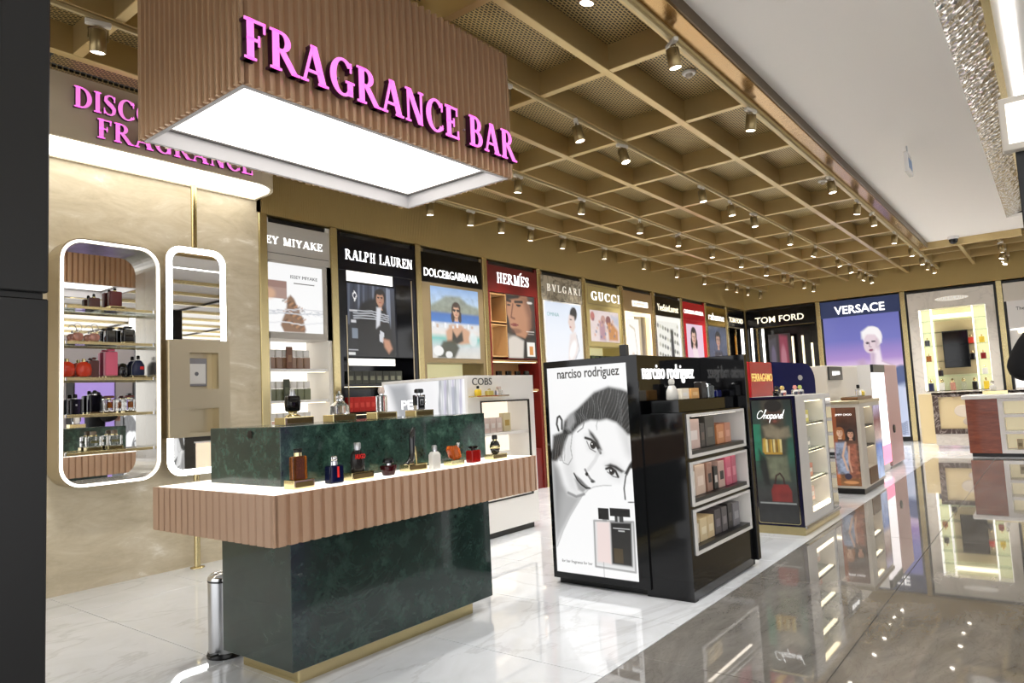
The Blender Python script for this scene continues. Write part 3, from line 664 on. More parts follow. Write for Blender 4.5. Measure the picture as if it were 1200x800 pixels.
    bottle('clear square glass decanter with round stopper on the marble ledge', (2.66, 3.4, U+.043), [(0, .05, .03), (.005, .054, .034), (.05, .05, .032), (.072, .026, .02), (.08, .02, .018)], gl('clear', 'f4f4f2', .02, .95), [(.088, .018, .018), (.1, .024, .024), (.112, .02, .02), (.13, .008, .008), (.138, .007, .007)], 'clear', 6, 2, [(.08, .022, .022), (.088, .022, .022)], 'chrome')
    bottle('tall clear perfume bottle with a pale rounded stopper on the marble ledge', (2.99, 3.4, U+.043), bx(0, .105, .034, .02), 'clear', [(.115, .02, .014), (.13, .026, .016), (.152, .02, .014), (.158, .01, .008)], gl('pale_rose', 'e8d6cc', .1, .5), 8, 2, [(.105, .014, .014), (.115, .014, .014)], 'chrome')
    p = bottle('black and silver robot shaped bottle at the right of the marble ledge', (3.32, 3.4, U+.043), bx(0, .095, .036, .022), 'chrome', bx(.112, .14, .028, .022), 'black_gloss', 8, 5, [(.095, .014, .014), (.112, .014, .014)], 'chrome', tagm='black_gloss', tagb=(-.026, -.0245, .012, .026, -.022, .085))
    for d in (-1, 1): ob('arm', B(d*.044-.005, -.012, .03, d*.044+.005, .012, .1, .003), 'black_gloss', p)
    ob('mark', MB().ring([(-.015, .03), (.015, .03), (.015, .07), (-.015, .07)], [(-.008, .037), (.008, .037), (.008, .063), (-.008, .063)], -.026, -.0245), 'chrome', p)
counter_bottles()

# ------------------------------------------------------------ mirrored shelf cabinet and tall mirror on the stone wall
def shelf_cabinet():
    c = empty('mirror_cabinet', (0, 6.06, 0), 0, 'rounded illuminated wall cabinet with mirror back and glass shelves', 'cabinet')
    X0, X1, Z0, Z1 = 2.085, 2.86, .83, 2.805; o = rrect(X0, Z0, X1, Z1, .17); i = rrect(X0+.022, Z0+.022, X1-.022, Z1-.022, .15)
    ob('shell', MB().ring(rrect(X0-.004, Z0-.004, X1+.004, Z1+.004, .174), rrect(X0+.012, Z0+.012, X1-.012, Z1-.012, .158), 0, .238), 'champagne', c)
    ob('light_rim', MB().ring(rrect(X0+.006, Z0+.006, X1-.006, Z1-.006, .164), rrect(X0+.028, Z0+.028, X1-.028, Z1-.028, .144), -.006, .004), 'led_soft', c)
    ob('lining', MB().ring(rrect(X0+.03, Z0+.03, X1-.03, Z1-.03, .142), rrect(X0+.034, Z0+.034, X1-.034, Z1-.034, .138), .006, .236), mat('lining', 'bdb8ae', .22, .9), c)
    ob('mirror_back', MB().prism(rrect(X0+.03, Z0+.03, X1-.03, Z1-.03, .142), .2, .21), 'mirror', c)
    for z in (2.262, 1.978, 1.69, 1.4, 1.105):
        s = ob('shelf', B(X0+.036, .02, z-.008, X1-.036, .19, z, .001), 'shelf_glass', c); ob('front_edge', B(X0+.036, .012, z-.02, X1-.036, .02, z+.002, .002), 'brass', s)
        for x in (X0+.045, X1-.06): ob('bracket', B(x, .008, z-.022, x+.015, .014, z+.006, .002), 'chrome', s)
    W = 'of the wall cabinet'; Y = 6.205
    def blk(x, z, l): block('small gold block under the %s %s' % (l, W), (x, Y, z), .09, .06, .022)
    bottle('brown ribbed square bottle on the top shelf '+W, (2.387, Y, 2.263), bx(0, .092, .042, .028), 'rose_brown', bx(.1, .128, .011, .011), 'black_gloss', 6, 2, [(.092, .014, .014), (.1, .014, .014)])
    block('wide gold block under the reddish bottle on the top shelf '+W, (2.56, Y, 2.263), .13, .07, .034)
    bottle('reddish square bottle on a block on the top shelf '+W, (2.55, Y, 2.298), bx(0, .125, .05, .03), mat('oxblood', '6b2a2a', .2), bx(.133, .155, .012, .012), 'black_gloss', 6, 2, [(.125, .014, .014), (.133, .014, .014)])
    for k, x in enumerate((2.268, 2.392)):
        block('small gold block under the %s round pink bottle %s' % (('left', 'right')[k], W), (x, Y, 1.979), .1, .06, .018)
        b = bottle('%s of two round pink bottles with looped stopper on second shelf ' % ('left', 'right')[k]+W, (x, Y, 1.998), [(0, .024, .02), (.01, .038, .028), (.04, .042, .03), (.06, .032, .024), (.066, .012, .012)], 'pink_glass', [(.072, .01, .01), (.09, .008, .008)], 'chrome', 2, 2)
        ob('loop', MB().tube([(0.03*math.cos(t), 0, .105+.035*math.sin(t)) for t in [k_*.45-1.2 for k_ in range(10)]], .003, 5), 'chrome', b)
    bottle('plain black box shaped bottle on second shelf '+W, (2.515, Y, 1.979), bx(0, .115, .044, .03), 'black_glass', bx(.122, .138, .03, .02), 'black_gloss', 8, 6, [(.115, .016, .016), (.122, .016, .016)], 'black_satin')
    blk(2.655, 1.979, 'notched black bottle')
    bottle('black bottle with notched shoulders on a block on second shelf '+W, (2.655, Y, 2.002), bx(0, .105, .05, .028), 'black_glass', bx(.112, .13, .034, .018), 'black_satin', 8, 6, [(.105, .02, .016), (.112, .02, .016)], 'steel', tagm='dark_metal', tagb=(-.03, -.03, .04, .03, -.028, .06))
    for k, x in enumerate((2.19, 2.312)):
        block('gold block under the %s orange red round bottle %s' % (('left', 'right')[k], W), (x, Y, 1.691), .1, .06, .016)
        bottle('%s of two orange red round bottles on third shelf ' % ('left', 'right')[k]+W, (x, Y, 1.708), [(0, .035, .025), (.012, .055, .03), (.06, .06, .032), (.1, .05, .028), (.118, .02, .016)], 'coral', [(.124, .016, .014), (.142, .013, .012)], 'gold', 2.4, 2, [(.118, .014, .014), (.124, .014, .014)])
    bottle('dark red flat bottle behind the orange round bottles '+W, (2.395, Y+.02, 1.691), bx(0, .15, .036, .02), 'rose_brown', bx(.156, .175, .016, .014), 'rose_brown', 8, 6)
    block('gold block under the tall pink bottle '+W, (2.53, Y, 1.691), .13, .06, .022)
    bottle('tall pink lacquered flacon on third shelf '+W, (2.517, Y, 1.714), bx(0, .2, .048, .026), 'pink_lac', bx(.205, .222, .03, .018), 'pink_lac', 8, 6)
    bottle('black rounded bottle on third shelf '+W, (2.615, Y+.01, 1.691), [(0, .036, .024), (.006, .04, .028), (.09, .04, .028), (.12, .026, .02), (.128, .01, .01)], 'black_glass', (), e=3)
    block('gold arch block under the navy canteen bottle '+W, (2.74, Y, 1.691), .12, .06, .024)
    bottle('navy canteen bottle with red mark on third shelf '+W, (2.737, Y, 1.716), [(0, .045, .026), (.008, .05, .03), (.085, .05, .03), (.12, .03, .022), (.13, .014, .014)], 'navy_lac', [(.135, .014, .014), (.165, .013, .013), (.17, .009, .009)], 'black_gloss', 3, 2, tagm='red_mark', tagb=(.004, -.032, .05, .034, -.029, .075))
    bottle('black square bottle standing alone left on fourth shelf '+W, (2.25, Y, 1.401), bx(0, .125, .05, .03), 'black_glass', bx(.135, .165, .016, .016), 'black_gloss', 7, 2, [(.125, .016, .016), (.135, .016, .016)], 'steel', tagm='steel', tagb=(-.006, -.032, .07, .006, -.029, .085))
    for x, l in ((2.395, 'tall black bottle'), (2.5, 'left amber cube bottle'), (2.66, 'right amber cube bottle')): block('gold block under the %s on the fourth shelf' % l, (x, Y, 1.401), .1, .06, .018)
    bottle('tall black bottle with clear base on fourth shelf '+W, (2.395, Y, 1.42), bx(0, .135, .05, .03), gl('smoke2', '0d0c10', .05, .2), bx(.145, .175, .014, .014), 'black_gloss', 7, 2, [(.135, .016, .016), (.145, .016, .016)], 'chrome')
    for k, x in enumerate((2.5, 2.66)):
        bottle('%s of two clear cube bottles with amber heart on fourth shelf ' % ('left', 'right')[k]+W, (x, Y, 1.42), bx(0, .1, .048, .03), 'clear', bx(.108, .128, .04, .024), 'rose_brown', 8, 7, [(.1, .02, .018), (.108, .02, .018)], 'gold', tagm='amber', tagb=(-.022, -.032, .025, .022, -.03, .075))
    for k, x in enumerate((2.385, 2.545)):
        block('gold block under the %s clear bottle on the bottom shelf' % ('left', 'right')[k], (x, Y, 1.106), .12, .06, .03)
        bottle('%s of two clear squat bottles on bottom shelf ' % ('left', 'right')[k]+W, (x, Y, 1.137), bx(0, .085, .055, .03), 'clear', [(.095, .02, .016), (.12, .022, .018), (.128, .012, .01)], gl('stopper', '9a8a78', .05, .4), 6, 4, [(.085, .03, .016), (.095, .03, .016)], 'gold', tagm='gold', tagb=(-.03, -.032, .03, .03, -.03, .05))
shelf_cabinet()
def tall_mirror():
    c = empty('tall_mirror', (0, 6.12, 0), 0, 'tall rounded mirror with bright light frame and brass middle box', 'mirror')
    X0, X1, Z0, Z1 = 2.945, 3.5, .83, 2.875
    ob('casing', MB().prism(rrect(X0, Z0, X1, Z1, .13), .012, .05), 'champagne', c)
    ob('light_rim', MB().ring(rrect(X0, Z0, X1, Z1, .13), rrect(X0+.05, Z0+.05, X1-.05, Z1-.05, .09), 0, .012), 'led', c)
    ob('mirror_panel', MB().prism(rrect(X0+.048, Z0+.048, X1-.048, Z1-.048, .092), .006, .014), 'mirror', c)
    b = ob('brass_box', MB().ring([(X0-.05, 1.42), (X1-.05, 1.42), (X1-.05, 2.015), (X0-.05, 2.015)], [(X0+.13, 1.58), (X1-.16, 1.58), (X1-.16, 1.905), (X0+.13, 1.905)], -.14, -.03).ring([(X0-.05, 1.165), (X1-.05, 1.165), (X1-.05, 1.4195), (X0-.05, 1.4195)], [(X0+.13, 1.2), (X1-.16, 1.2), (X1-.16, 1.41), (X0+.13, 1.41)], -.14, -.03).box(X0-.05, -.0295, 1.165, X1-.05, 0, 2.015), 'champagne', c)
    for z in (2.4,): pass
    for z0, z1 in ((2.875, 3.49), (0, .83)): ob('pole', MB().tube([(3.235, .07, z0), (3.235, .07, z1)], .026, 16), 'brass', c)
    ob('foot', MB().lathe([(.06, 0), (.06, .008), (.03, .012)], 20, 3.235, .07), 'brass', c)
    t = empty('wall_tablet', (3.175, 6.06, 1.61), 0, 'small white tablet card with grey dot in the brass mirror box', 'tablet')
    ob('tablet_body', B(-.095, 0, 0, .1, .02, .25, .004), mat('grey_card', '8e8c92', .5), t); ob('card', B(-.08, -.004, .02, .085, 0, .2, .002), 'white_lacquer', t)
    ob('dot', MB().loft([(0, .018, .018), (.002, .018, .018)], 2, 18), mat('dot_grey', '6a6a70', .5), t, (0, -.004, .11), rot=(math.pi/2, 0, 0)); ob('spine', B(-.1, -.006, 0, -.085, .02, .25), 'black_satin', t)
tall_mirror()
# ------------------------------------------------------------ free-standing display islands
def carton(label, x, y, z, w, d, h, col, band=None, rz=0, group=None, name='perfume_carton'):
    o = empty(name, (x, y, z), rz, label, 'box', group)
    ob('carton_body', B(-w/2, -d/2, 0, w/2, d/2, h, .002), mat('carton_'+col, col, .35), o)
    ob('front_label', B(-w*.3, -d/2-.001, h*.3, w*.3, -d/2, h*.62), mat('carton_'+(band or 'f0ece6'), band or 'f0ece6', .4), o)
    return o
def narciso_cv():
    c = Cv(150, 320, 1.484/.675, 'f6f6f6')
    hair = [(-0.052, 0.439), (0.019, 0.398), (0.039, 0.335), (0.159, 0.319), (0.197, 0.265), (0.276, 0.234), (0.382, 0.204), (0.489, 0.166), (0.594, 0.13), (0.772, 0.107), (0.921, 0.122), (1.021, 0.139), (1.036, 0.338), (0.963, 0.334), (0.911, 0.308), (0.841, 0.278), (0.73, 0.261), (0.633, 0.268), (0.535, 0.263), (0.453, 0.274), (0.379, 0.293), (0.292, 0.328), (0.24, 0.336), (0.193, 0.367), (0.142, 0.43), (0.074, 0.462), (0.01, 0.462)]
    c.poly([(0.012, 0.44), (0.095, 0.505), (0.142, 0.577), (0.203, 0.618), (0.31, 0.631), (0.397, 0.619), (0.304, 0.673), (0.209, 0.729), (0.098, 0.803), (0.0, 0.872), (0.0, 0.5)], '9a9a9a', .8, .05)
    c.poly([(0.0, 0.46), (0.07, 0.5), (0.12, 0.6), (0.06, 0.72), (0.0, 0.8)], '6f6f6f', .55, .08)
    c.poly([(0.0, .9), (0.019, 0.88), (0.11, 0.798), (0.209, 0.726), (0.375, 0.627), (0.455, 0.596), (0.53, 0.581), (0.636, 0.573), (1, .56), (1, 1), (0, 1)], 'fafafa', 1, .01)
    c.line([(0.019, 0.88), (0.11, 0.798), (0.209, 0.726), (0.375, 0.627), (0.455, 0.596), (0.53, 0.581), (0.636, 0.573), (0.738, 0.571)], .006, 'b4b4b4', .7)
    c.poly([(.18, .36), (.29, .33), (.28, .45), (.3, .53), (.33, .62), (.22, .6), (.15, .5)], 'd6d6d6', .7, .06)
    c.poly([(.86, .3), (1, .33), (1, .46), (.93, .42)], 'c4c4c4', .6, .06)
    c.poly(hair, '2a2a2a', 1, .025)
    base = c.a.copy(); hm = (c.a[..., 0] < .12).astype(float)[..., None]
    inn = [(.24, .336), (.292, .328), (.379, .293), (.453, .274), (.535, .263), (.633, .268), (.73, .261), (.841, .278), (.911, .308), (.963, .334)]
    out = [(.159, .319), (.197, .265), (.276, .234), (.382, .204), (.489, .166), (.594, .13), (.772, .107), (.921, .122), (1.02, .139), (1.04, .25)]
    def at(P, t): i = min(int(t), 8); f = t-i; return tuple(P[i][d]*(1-f)+P[i+1][d]*f for d in (0, 1))
    for k in range(70):       # strands combed back from the hairline
        t = 9*((k*31) % 70)/70; a = at(inn, t); b = at(out, min(9, t+.5)); ph = k*1.7
        c.line([(a[0]+(b[0]-a[0])*s/6+.018*math.sin(ph+s*.9), a[1]+(b[1]-a[1])*s/6+.006*math.cos(ph+s)) for s in range(7)], .0045, ('8c8c8c', '0c0c0c', '626262', '1a1a1a')[k % 4], .5)
    c.a = c.a*hm+base*(1-hm)
    for k in range(14):
        x = .03+.012*k; c.line([(x+.05, .33), (x, .39), (x-.02+.02*math.sin(k), .46)], .004, ('777777', '0c0c0c')[k % 2], .5)
    c.poly([(.24, .24), (.33, .22), (.34, .27), (.27, .31), (.22, .3)], 'bdbdbd', .6, .03)
    c.line([(0.117, 0.311), (0.096, 0.28), (0.11, 0.248), (0.138, 0.24), (0.166, 0.26), (0.16, 0.304)], .012, '222222')
    c.line([(0.292, 0.328), (0.261, 0.398), (0.276, 0.445), (0.218, 0.48), (0.157, 0.469), (0.132, 0.43)], .005, '777777', .7)
    c.line([(.45, .275), (.43, .3), (.36, .32)], .006, '444444', .8); c.line([(.62, .265), (.6, .29), (.605, .31)], .004, '777777', .7)
    c.poly([(0.462, 0.34), (0.52, 0.335), (0.6, 0.37), (0.65, 0.42), (0.57, 0.42), (0.49, 0.40)], 'b0b0b0', .55, .06)
    c.poly([(0.504, 0.309), (0.554, 0.327), (0.609, 0.36), (0.65, 0.405), (0.625, 0.414), (0.569, 0.367), (0.514, 0.333)], '3a3a3a', 1, .02)
    c.poly([(0.462, 0.352), (0.52, 0.358), (0.576, 0.377), (0.625, 0.416), (0.572, 0.411), (0.505, 0.395)], 'e8e8e8', 1, .012)
    c.line([(0.455, 0.348), (0.52, 0.356), (0.576, 0.374), (0.63, 0.42)], .014, '1c1c1c'); c.line([(0.47, .365), (0.505, 0.4), (0.572, 0.415)], .006, '555555', .8)
    c.ell(.545, .383, .036, .019, '202020'); c.ell(.545, .383, .014, .007, '000000'); c.ell(.533, .378, .008, .004, 'ffffff')
    c.poly([(0.68, 0.475), (0.76, 0.462), (0.85, 0.48), (0.9, .51), (0.83, 0.545), (0.74, 0.53)], 'bcbcbc', .5, .06)
    c.poly([(0.68, 0.48), (0.742, 0.469), (0.812, 0.478), (0.904, 0.504), (0.867, 0.511), (0.779, 0.490)], '333333', 1, .015)
    c.poly([(0.692, 0.499), (0.741, 0.49), (0.799, 0.507), (0.819, 0.529), (0.764, 0.526), (0.716, 0.515)], 'e8e8e8', 1, .012)
    c.line([(0.688, 0.494), (0.741, 0.487), (0.799, 0.504), (0.825, 0.53)], .013, '1c1c1c'); c.line([(.7, .508), (0.764, 0.528), (0.815, .533)], .006, '4a4a4a', .8)
    c.ell(.755, .505, .034, .017, '202020'); c.ell(.755, .505, .013, .006, '000000'); c.ell(.745, .501, .008, .004, 'ffffff')
    c.line([(0.43, 0.5), (0.455, 0.522), (0.489, 0.544), (0.535, 0.556)], .012, '6a6a6a', .9); c.ell(.447, .522, .02, .009, '2a2a2a', 30); c.ell(.51, .556, .022, .007, '4a4a4a', 15)
    c.line([(0.47, 0.50), (0.56, 0.455), (0.62, 0.41)], .02, 'c9c9c9', .5)
    c.poly([(0.287, 0.52), (0.324, 0.532), (0.375, 0.548), (0.421, 0.568), (0.477, 0.588), (0.434, 0.596), (0.372, 0.582), (0.321, 0.560)], '777777', 1, .015)
    c.poly([(0.29, 0.546), (0.321, 0.555), (0.372, 0.578), (0.434, 0.594), (0.388, 0.612), (0.33, 0.598)], 'a2a2a2', 1, .02)
    c.line([(0.287, 0.52), (0.321, 0.550), (0.372, 0.573), (0.43, 0.589), (0.477, 0.588)], .008, '1d1d1d')
    c.line([(.2, .615), (.3, .632), (.4, .618)], .014, '6e6e6e', .7)
    c.poly([(0.90, 0.514), (0.96, 0.472), (1.02, 0.44), (1.02, 0.49), (0.969, 0.49), (0.935, 0.52)], '1a1a1a', 1, .01)
    c.line([(0.892, 0.632), (0.886, 0.582), (0.914, 0.526), (0.969, 0.487)], .008, '3c3c3c'); c.line([(0.924, 0.645), (1, .643)], .005, '4a4a4a')
    # the printed bottle
    c.poly([(0.505, 0.741), (0.969, 0.73), (0.962, 0.955), (0.495, 0.95)], 'dcdcdc', .9, .03); c.line([(0.505, 0.741), (0.969, 0.733), (0.962, 0.96), (0.495, 0.955), (.505, .741)], .01, '9a9a9a', .9)
    c.poly([(0.536, 0.746), (0.692, 0.742), (0.686, 0.935), (0.52, 0.931)], 'f0dcd8', .9, .02)
    c.poly([(0.7, 0.742), (0.945, 0.737), (0.93, 0.937), (0.692, 0.935)], '1d1c1c', 1, .015); c.rect(.72, .86, .83, .925, '5a4a2e', .6)
    c.rect(.563, .679, .69, .731, '161616'); c.rect(.698, .676, .933, .713, '101010'); c.rect(.61, .731, .66, .742, '9a9a9a'); c.rect(.756, .713, .855, .738, '3a3a3a'); c.rect(.79, .713, .81, .738, 'bbbbbb')
    c.rect(.73, .765, .92, .771, 'e8e8e8'); c.rect(.79, .777, .86, .781, 'c0c0c0')
    c.line([(.593, .93), (.593, 1)], .004, '888888', .6)
    return c
def narciso_island():
    X, Y = 4.3, 1.965
    s = empty('black_display_island', (X, Y, 0), 0, 'glossy black display island with black and white portrait lightbox', 'display island')
    ob('plinth', B(.03, .02, 0, 1.1, 1.06, .05), 'black_satin', s)
    ob('tall_body', B(0, .335, .045, 1.13, 1.085, 1.622, .003), 'black_gloss', s)
    ob('front_body', MB().box(0, 0, .0, .06, .335, 1.21).box(.06, .31, .05, 1.12, .335, 1.21).box(.06, 0, .01, 1.12, .335, .285).box(.06, 0, .577, 1.12, .335, .598).box(.06, 0, .885, 1.12, .335, .912).box(.06, 0, 1.2, 1.12, .335, 1.212).box(1.1, 0, .01, 1.13, .335, 1.21), 'black_gloss', s)
    ob('end_panel', B(1.13, -.03, .04, 1.19, 1.09, 1.622, .003), 'black_gloss', s)
    for k, (a, b) in enumerate(((.912, 1.2), (.598, .885), (.285, .577))):
        n = ob('niche', MB().ring([(.062, a), (1.098, a), (1.098, b), (.062, b)], [(.085, a+.02), (1.078, a+.02), (1.078, b-.018), (.085, b-.018)], -.012, .305), 'white_lacquer', s)
        ob('back_panel', B(.07, .295, a, 1.09, .305, b), 'white_matte', n); ob('shelf_lip', B(.085, .0, a+.018, 1.078, .29, a+.045), 'black_satin', n)
        ob('strip_light', B(.2, .02, b-.022, 1.0, .04, b-.018), mat('niche_led', 'ffffff', .5, emit=2.5, ecol='fff2e0'), n)
    narciso_cv().build('poster', .675, 1.484, 'lit_print', s, (-.0065, 3.025-Y, .088), rz=FX)
    ob('poster_frame', MB().ring([(.30, .046), (1.083, .046), (1.083, 1.62), (.30, 1.62)], [(.385, .088), (1.058, .088), (1.058, 1.572), (.385, 1.572)], -.016, 0, 'yz'), 'black_gloss', s)
    k = narciso_cv(); k.build('back_poster', .33, 1.3, 'lit_print', s, (.345, 1.088, .2), rz=math.pi)
    ob('back_niche', B(.5, 1.085, .25, 1.05, 1.095, .98), mat('back_glow', 'efe2c8', .5, emit=.5, ecol='efe2c8'), s); ob('back_shelf', B(.48, 1.085, .98, 1.08, 1.12, 1.0), 'white_lacquer', s)
    text('narciso rodriguez', .1, .52, .003, 'sign_dark', s, (-.0075, 2.93-Y, 1.4905), 'poster_lettering', .001, rot=(math.pi/2, 0, FX))
    text('for her fragrance for her', .03, .26, .002, mat('grey_print', '8c8c8c', .5), s, (-.0075, 2.975-Y, .16), 'poster_lettering', rot=(math.pi/2, 0, FX))
    text('narciso rodriguez', .155, .87, .006, 'sign_white', s, (.118, .3345, 1.455), 'lettering', .0018)
    ob('riser', B(.08, .06, 1.212, 1.08, .27, 1.298, .003), 'black_gloss', s)
    ob('sensor', B(.02, .4, 1.622, .07, .45, 1.70, .003), 'black_satin', s)
    L = 'on top of the black island'; z = 1.299; y = 2.13
    bottle('pale bust shaped glass bottle '+L, (4.52, y, z), [(0, .05, .03), (.006, .055, .034), (.06, .05, .03), (.09, .03, .022), (.1, .018, .016)], 'milk', [(.105, .02, .018), (.125, .026, .022), (.145, .018, .016)], 'milk', 3, 2)
    carton('cream carton beside the bust shaped bottle '+L, 4.67, y, z, .13, .06, .075, 'efe6d4')
    carton('amber carton between cream box and dark bottles '+L, 4.84, y, z, .14, .06, .075, 'd9a35e', 'e8c088')
    carton('black box behind clear block '+L, 5.01, y, z, .09, .06, .12, '1c1a1c', '3a3a3c')
    bottle('smoky clear block bottle '+L, (5.15, y, z), bx(0, .09, .06, .03), gl('smoky_clear', 'a8aeb0', .04, .8), bx(.095, .105, .03, .02), 'steel', 8, 6)
    bottle('dark blue low bottle at the right end '+L, (5.3, y, z), bx(0, .05, .05, .03), gl('blue_dark', '141a5a', .1, .2), bx(.055, .065, .02, .02), 'black_gloss', 8, 6)
    def row(z, spec, where):
        for k, (x0, x1, h, c, b, d) in enumerate(spec): carton('%s %s' % (d, where), (x0+x1)/2, 2.075, z, x1-x0, .13, h, c, b)
    row(.958, [(4.45, 4.66, .2, 'd9bdb2', 'f2e6e0', 'wide pale pink carton'), (4.675, 4.75, .165, '3a332f', '6a5a50', 'slim dark carton'), (4.765, 4.93, .21, '4a4742', '6d6a62', 'tall grey black carton'), (4.97, 5.11, .14, 'd08a5c', 'e8b088', 'orange carton'), (5.125, 5.24, .145, 'c98a70', 'e0a890', 'salmon carton')], 'on the upper black island shelf')
    row(.644, [(4.44, 4.53, .165, 'e6ddd2', 'f6f0e8', 'cream carton'), (4.54, 4.7, .2, 'dcc2ae', 'f0dccc', 'beige pink carton'), (4.74, 4.83, .2, 'a07a68', '3a2e2a', 'brown and black carton'), (4.86, 4.93, .16, '1e1c1c', 'd8d0c8', 'black carton with pale label'), (4.95, 5.06, .19, 'c8a89c', '2a2624', 'dusty pink carton'), (5.09, 5.2, .205, 'd0637c', 'e890a0', 'bright pink carton'), (5.21, 5.3, .205, 'c05a70', 'e08a9a', 'deep rose carton')], 'on the middle black island shelf')
    row(.331, [(4.43, 4.54, .13, 'd8cdb8', 'ece4d4', 'pale cream carton'), (4.56, 4.68, .15, 'dcc89e', 'efe2c4', 'yellow cream carton'), (4.69, 4.8, .15, 'd6bf94', 'eadcbc', 'straw coloured carton'), (4.82, 4.93, .17, '4a4448', '7a7278', 'grey violet carton'), (4.95, 5.05, .17, '5a5658', '8a8486', 'mid grey carton'), (5.07, 5.15, .18, '2a2829', '5a5658', 'charcoal carton'), (5.17, 5.3, .17, '77757a', 'a09ea2', 'light grey carton')], 'on the lower black island shelf')
narciso_island()

def white_unit():
    X, Y = 5.06, 4.505
    s = empty('white_display_unit', (X, Y, 0), 0, 'white lacquered display unit with lit poster behind the green counter', 'display unit')
    ob('plinth', B(.02, .03, 0, 1.0, 1.2, .06), 'black_satin', s)
    ob('body', MB().box(0, .3, .06, 1.06, 1.225, 1.61).box(0, 0, .06, .175, .3, 1.61).box(.965, 0, .06, 1.06, .3, 1.61).box(.175, 0, .06, .965, .3, .36).box(.175, 0, 1.35, .965, .3, 1.61), 'white_lacquer', s)
    ob('niche_frame', MB().ring([(.17, .355), (.97, .355), (.97, 1.355), (.17, 1.355)], [(.185, .37), (.955, .37), (.955, 1.34), (.185, 1.34)], -.008, .01), 'black_satin', s)
    ob('back_light', B(.18, .29, .36, .96, .299, 1.35), mat('niche_glow', 'fff6e6', .5, emit=.7, ecol='fff4e4'), s)
    for z in (1.0, .68): ob('shelf', B(.18, .02, z, .96, .29, z+.03, .002), 'white_lacquer', s)
    text('COBS', .1, .3, .004, 'sign_dark', s, (.06, -.001, 1.515))
    ob('ledge', B(.0, -.11, 1.395, .5, 0, 1.408, .002), 'gold', s)
    c = Cv(70, 90, 1.45/1.2, 'f4f4f6').noise(.1, 4, 4, 3)
    c.poly([(.05, .0), (.3, .0), (.42, .25), (.5, .55), (.62, .8), (.7, 1), (.55, 1), (.42, .7), (.2, .3)], '8d9096', .8, .06); c.poly([(.3, .25), (.5, .5), (.58, .9), (.48, .9), (.36, .55)], 'e4e6ea', .9, .05)
    for k in range(9): x = .72+.03*k; c.line([(x, 0), (x-.02, .2+.05*(k % 3)), (x+.02, .4+.06*(k % 4))], .012, ('707580', 'b6bac2', '9a92b8')[k % 3], .7)
    c.rect(.85, .05, .9, .8, '9fa6b2', .6)
    c.build('poster', 1.16, 1.4, 'lit_print', s, (-.004, 1.2, .18), rz=FX); ob('poster_frame', MB().ring([(0, .16), (1.225, .16), (1.225, 1.61), (0, 1.61)], [(.03, .18), (1.2, .18), (1.2, 1.585), (.03, 1.585)], -.012, 0, 'yz'), 'white_lacquer', s)
    text('PERF', .13, .36, .003, 'sign_white', s, (-.006, .93, 1.31), 'poster_lettering', .002, rot=(math.pi/2, 0, FX))
    z = 1.409
    bottle('small yellow round bottle on the gold ledge of the white unit', (5.14, 4.45, z), [(0, .03, .02), (.005, .036, .026), (.05, .036, .026), (.062, .02, .018)], mat('yellow_glass', 'e0c030', .1), bx(.068, .095, .014, .014), 'black_gloss', 3, 2)
    bottle('pale yellow low bottle on the gold ledge of the white unit', (5.31, 4.45, z), bx(0, .045, .045, .025), gl('lemon', 'efe08a', .05, .6), bx(.05, .065, .016, .014), 'gold', 6, 4)
    bottle('clear bottle at the right of the gold ledge', (5.46, 4.45, z), bx(0, .05, .04, .025), 'clear', bx(.055, .085, .03, .015), 'pale_rose', 6, 4)
    for k in range(4): carton('%s from left of the pale pink cartons in the white unit' % ORD[k], 5.33+.1*k, 4.63, 1.031, .09, .06, .15, 'e0cdc6', 'f4ece8', group='pale cartons in the white unit')
    carton('cream gold carton right of the pale pink cartons', 5.76, 4.63, 1.031, .12, .06, .19, 'dccfa8', 'b89a50'); carton('white carton on the lower shelf of the white unit', 5.72, 4.63, .711, .13, .06, .12, 'eeece8', 'd8d4cc')
white_unit()

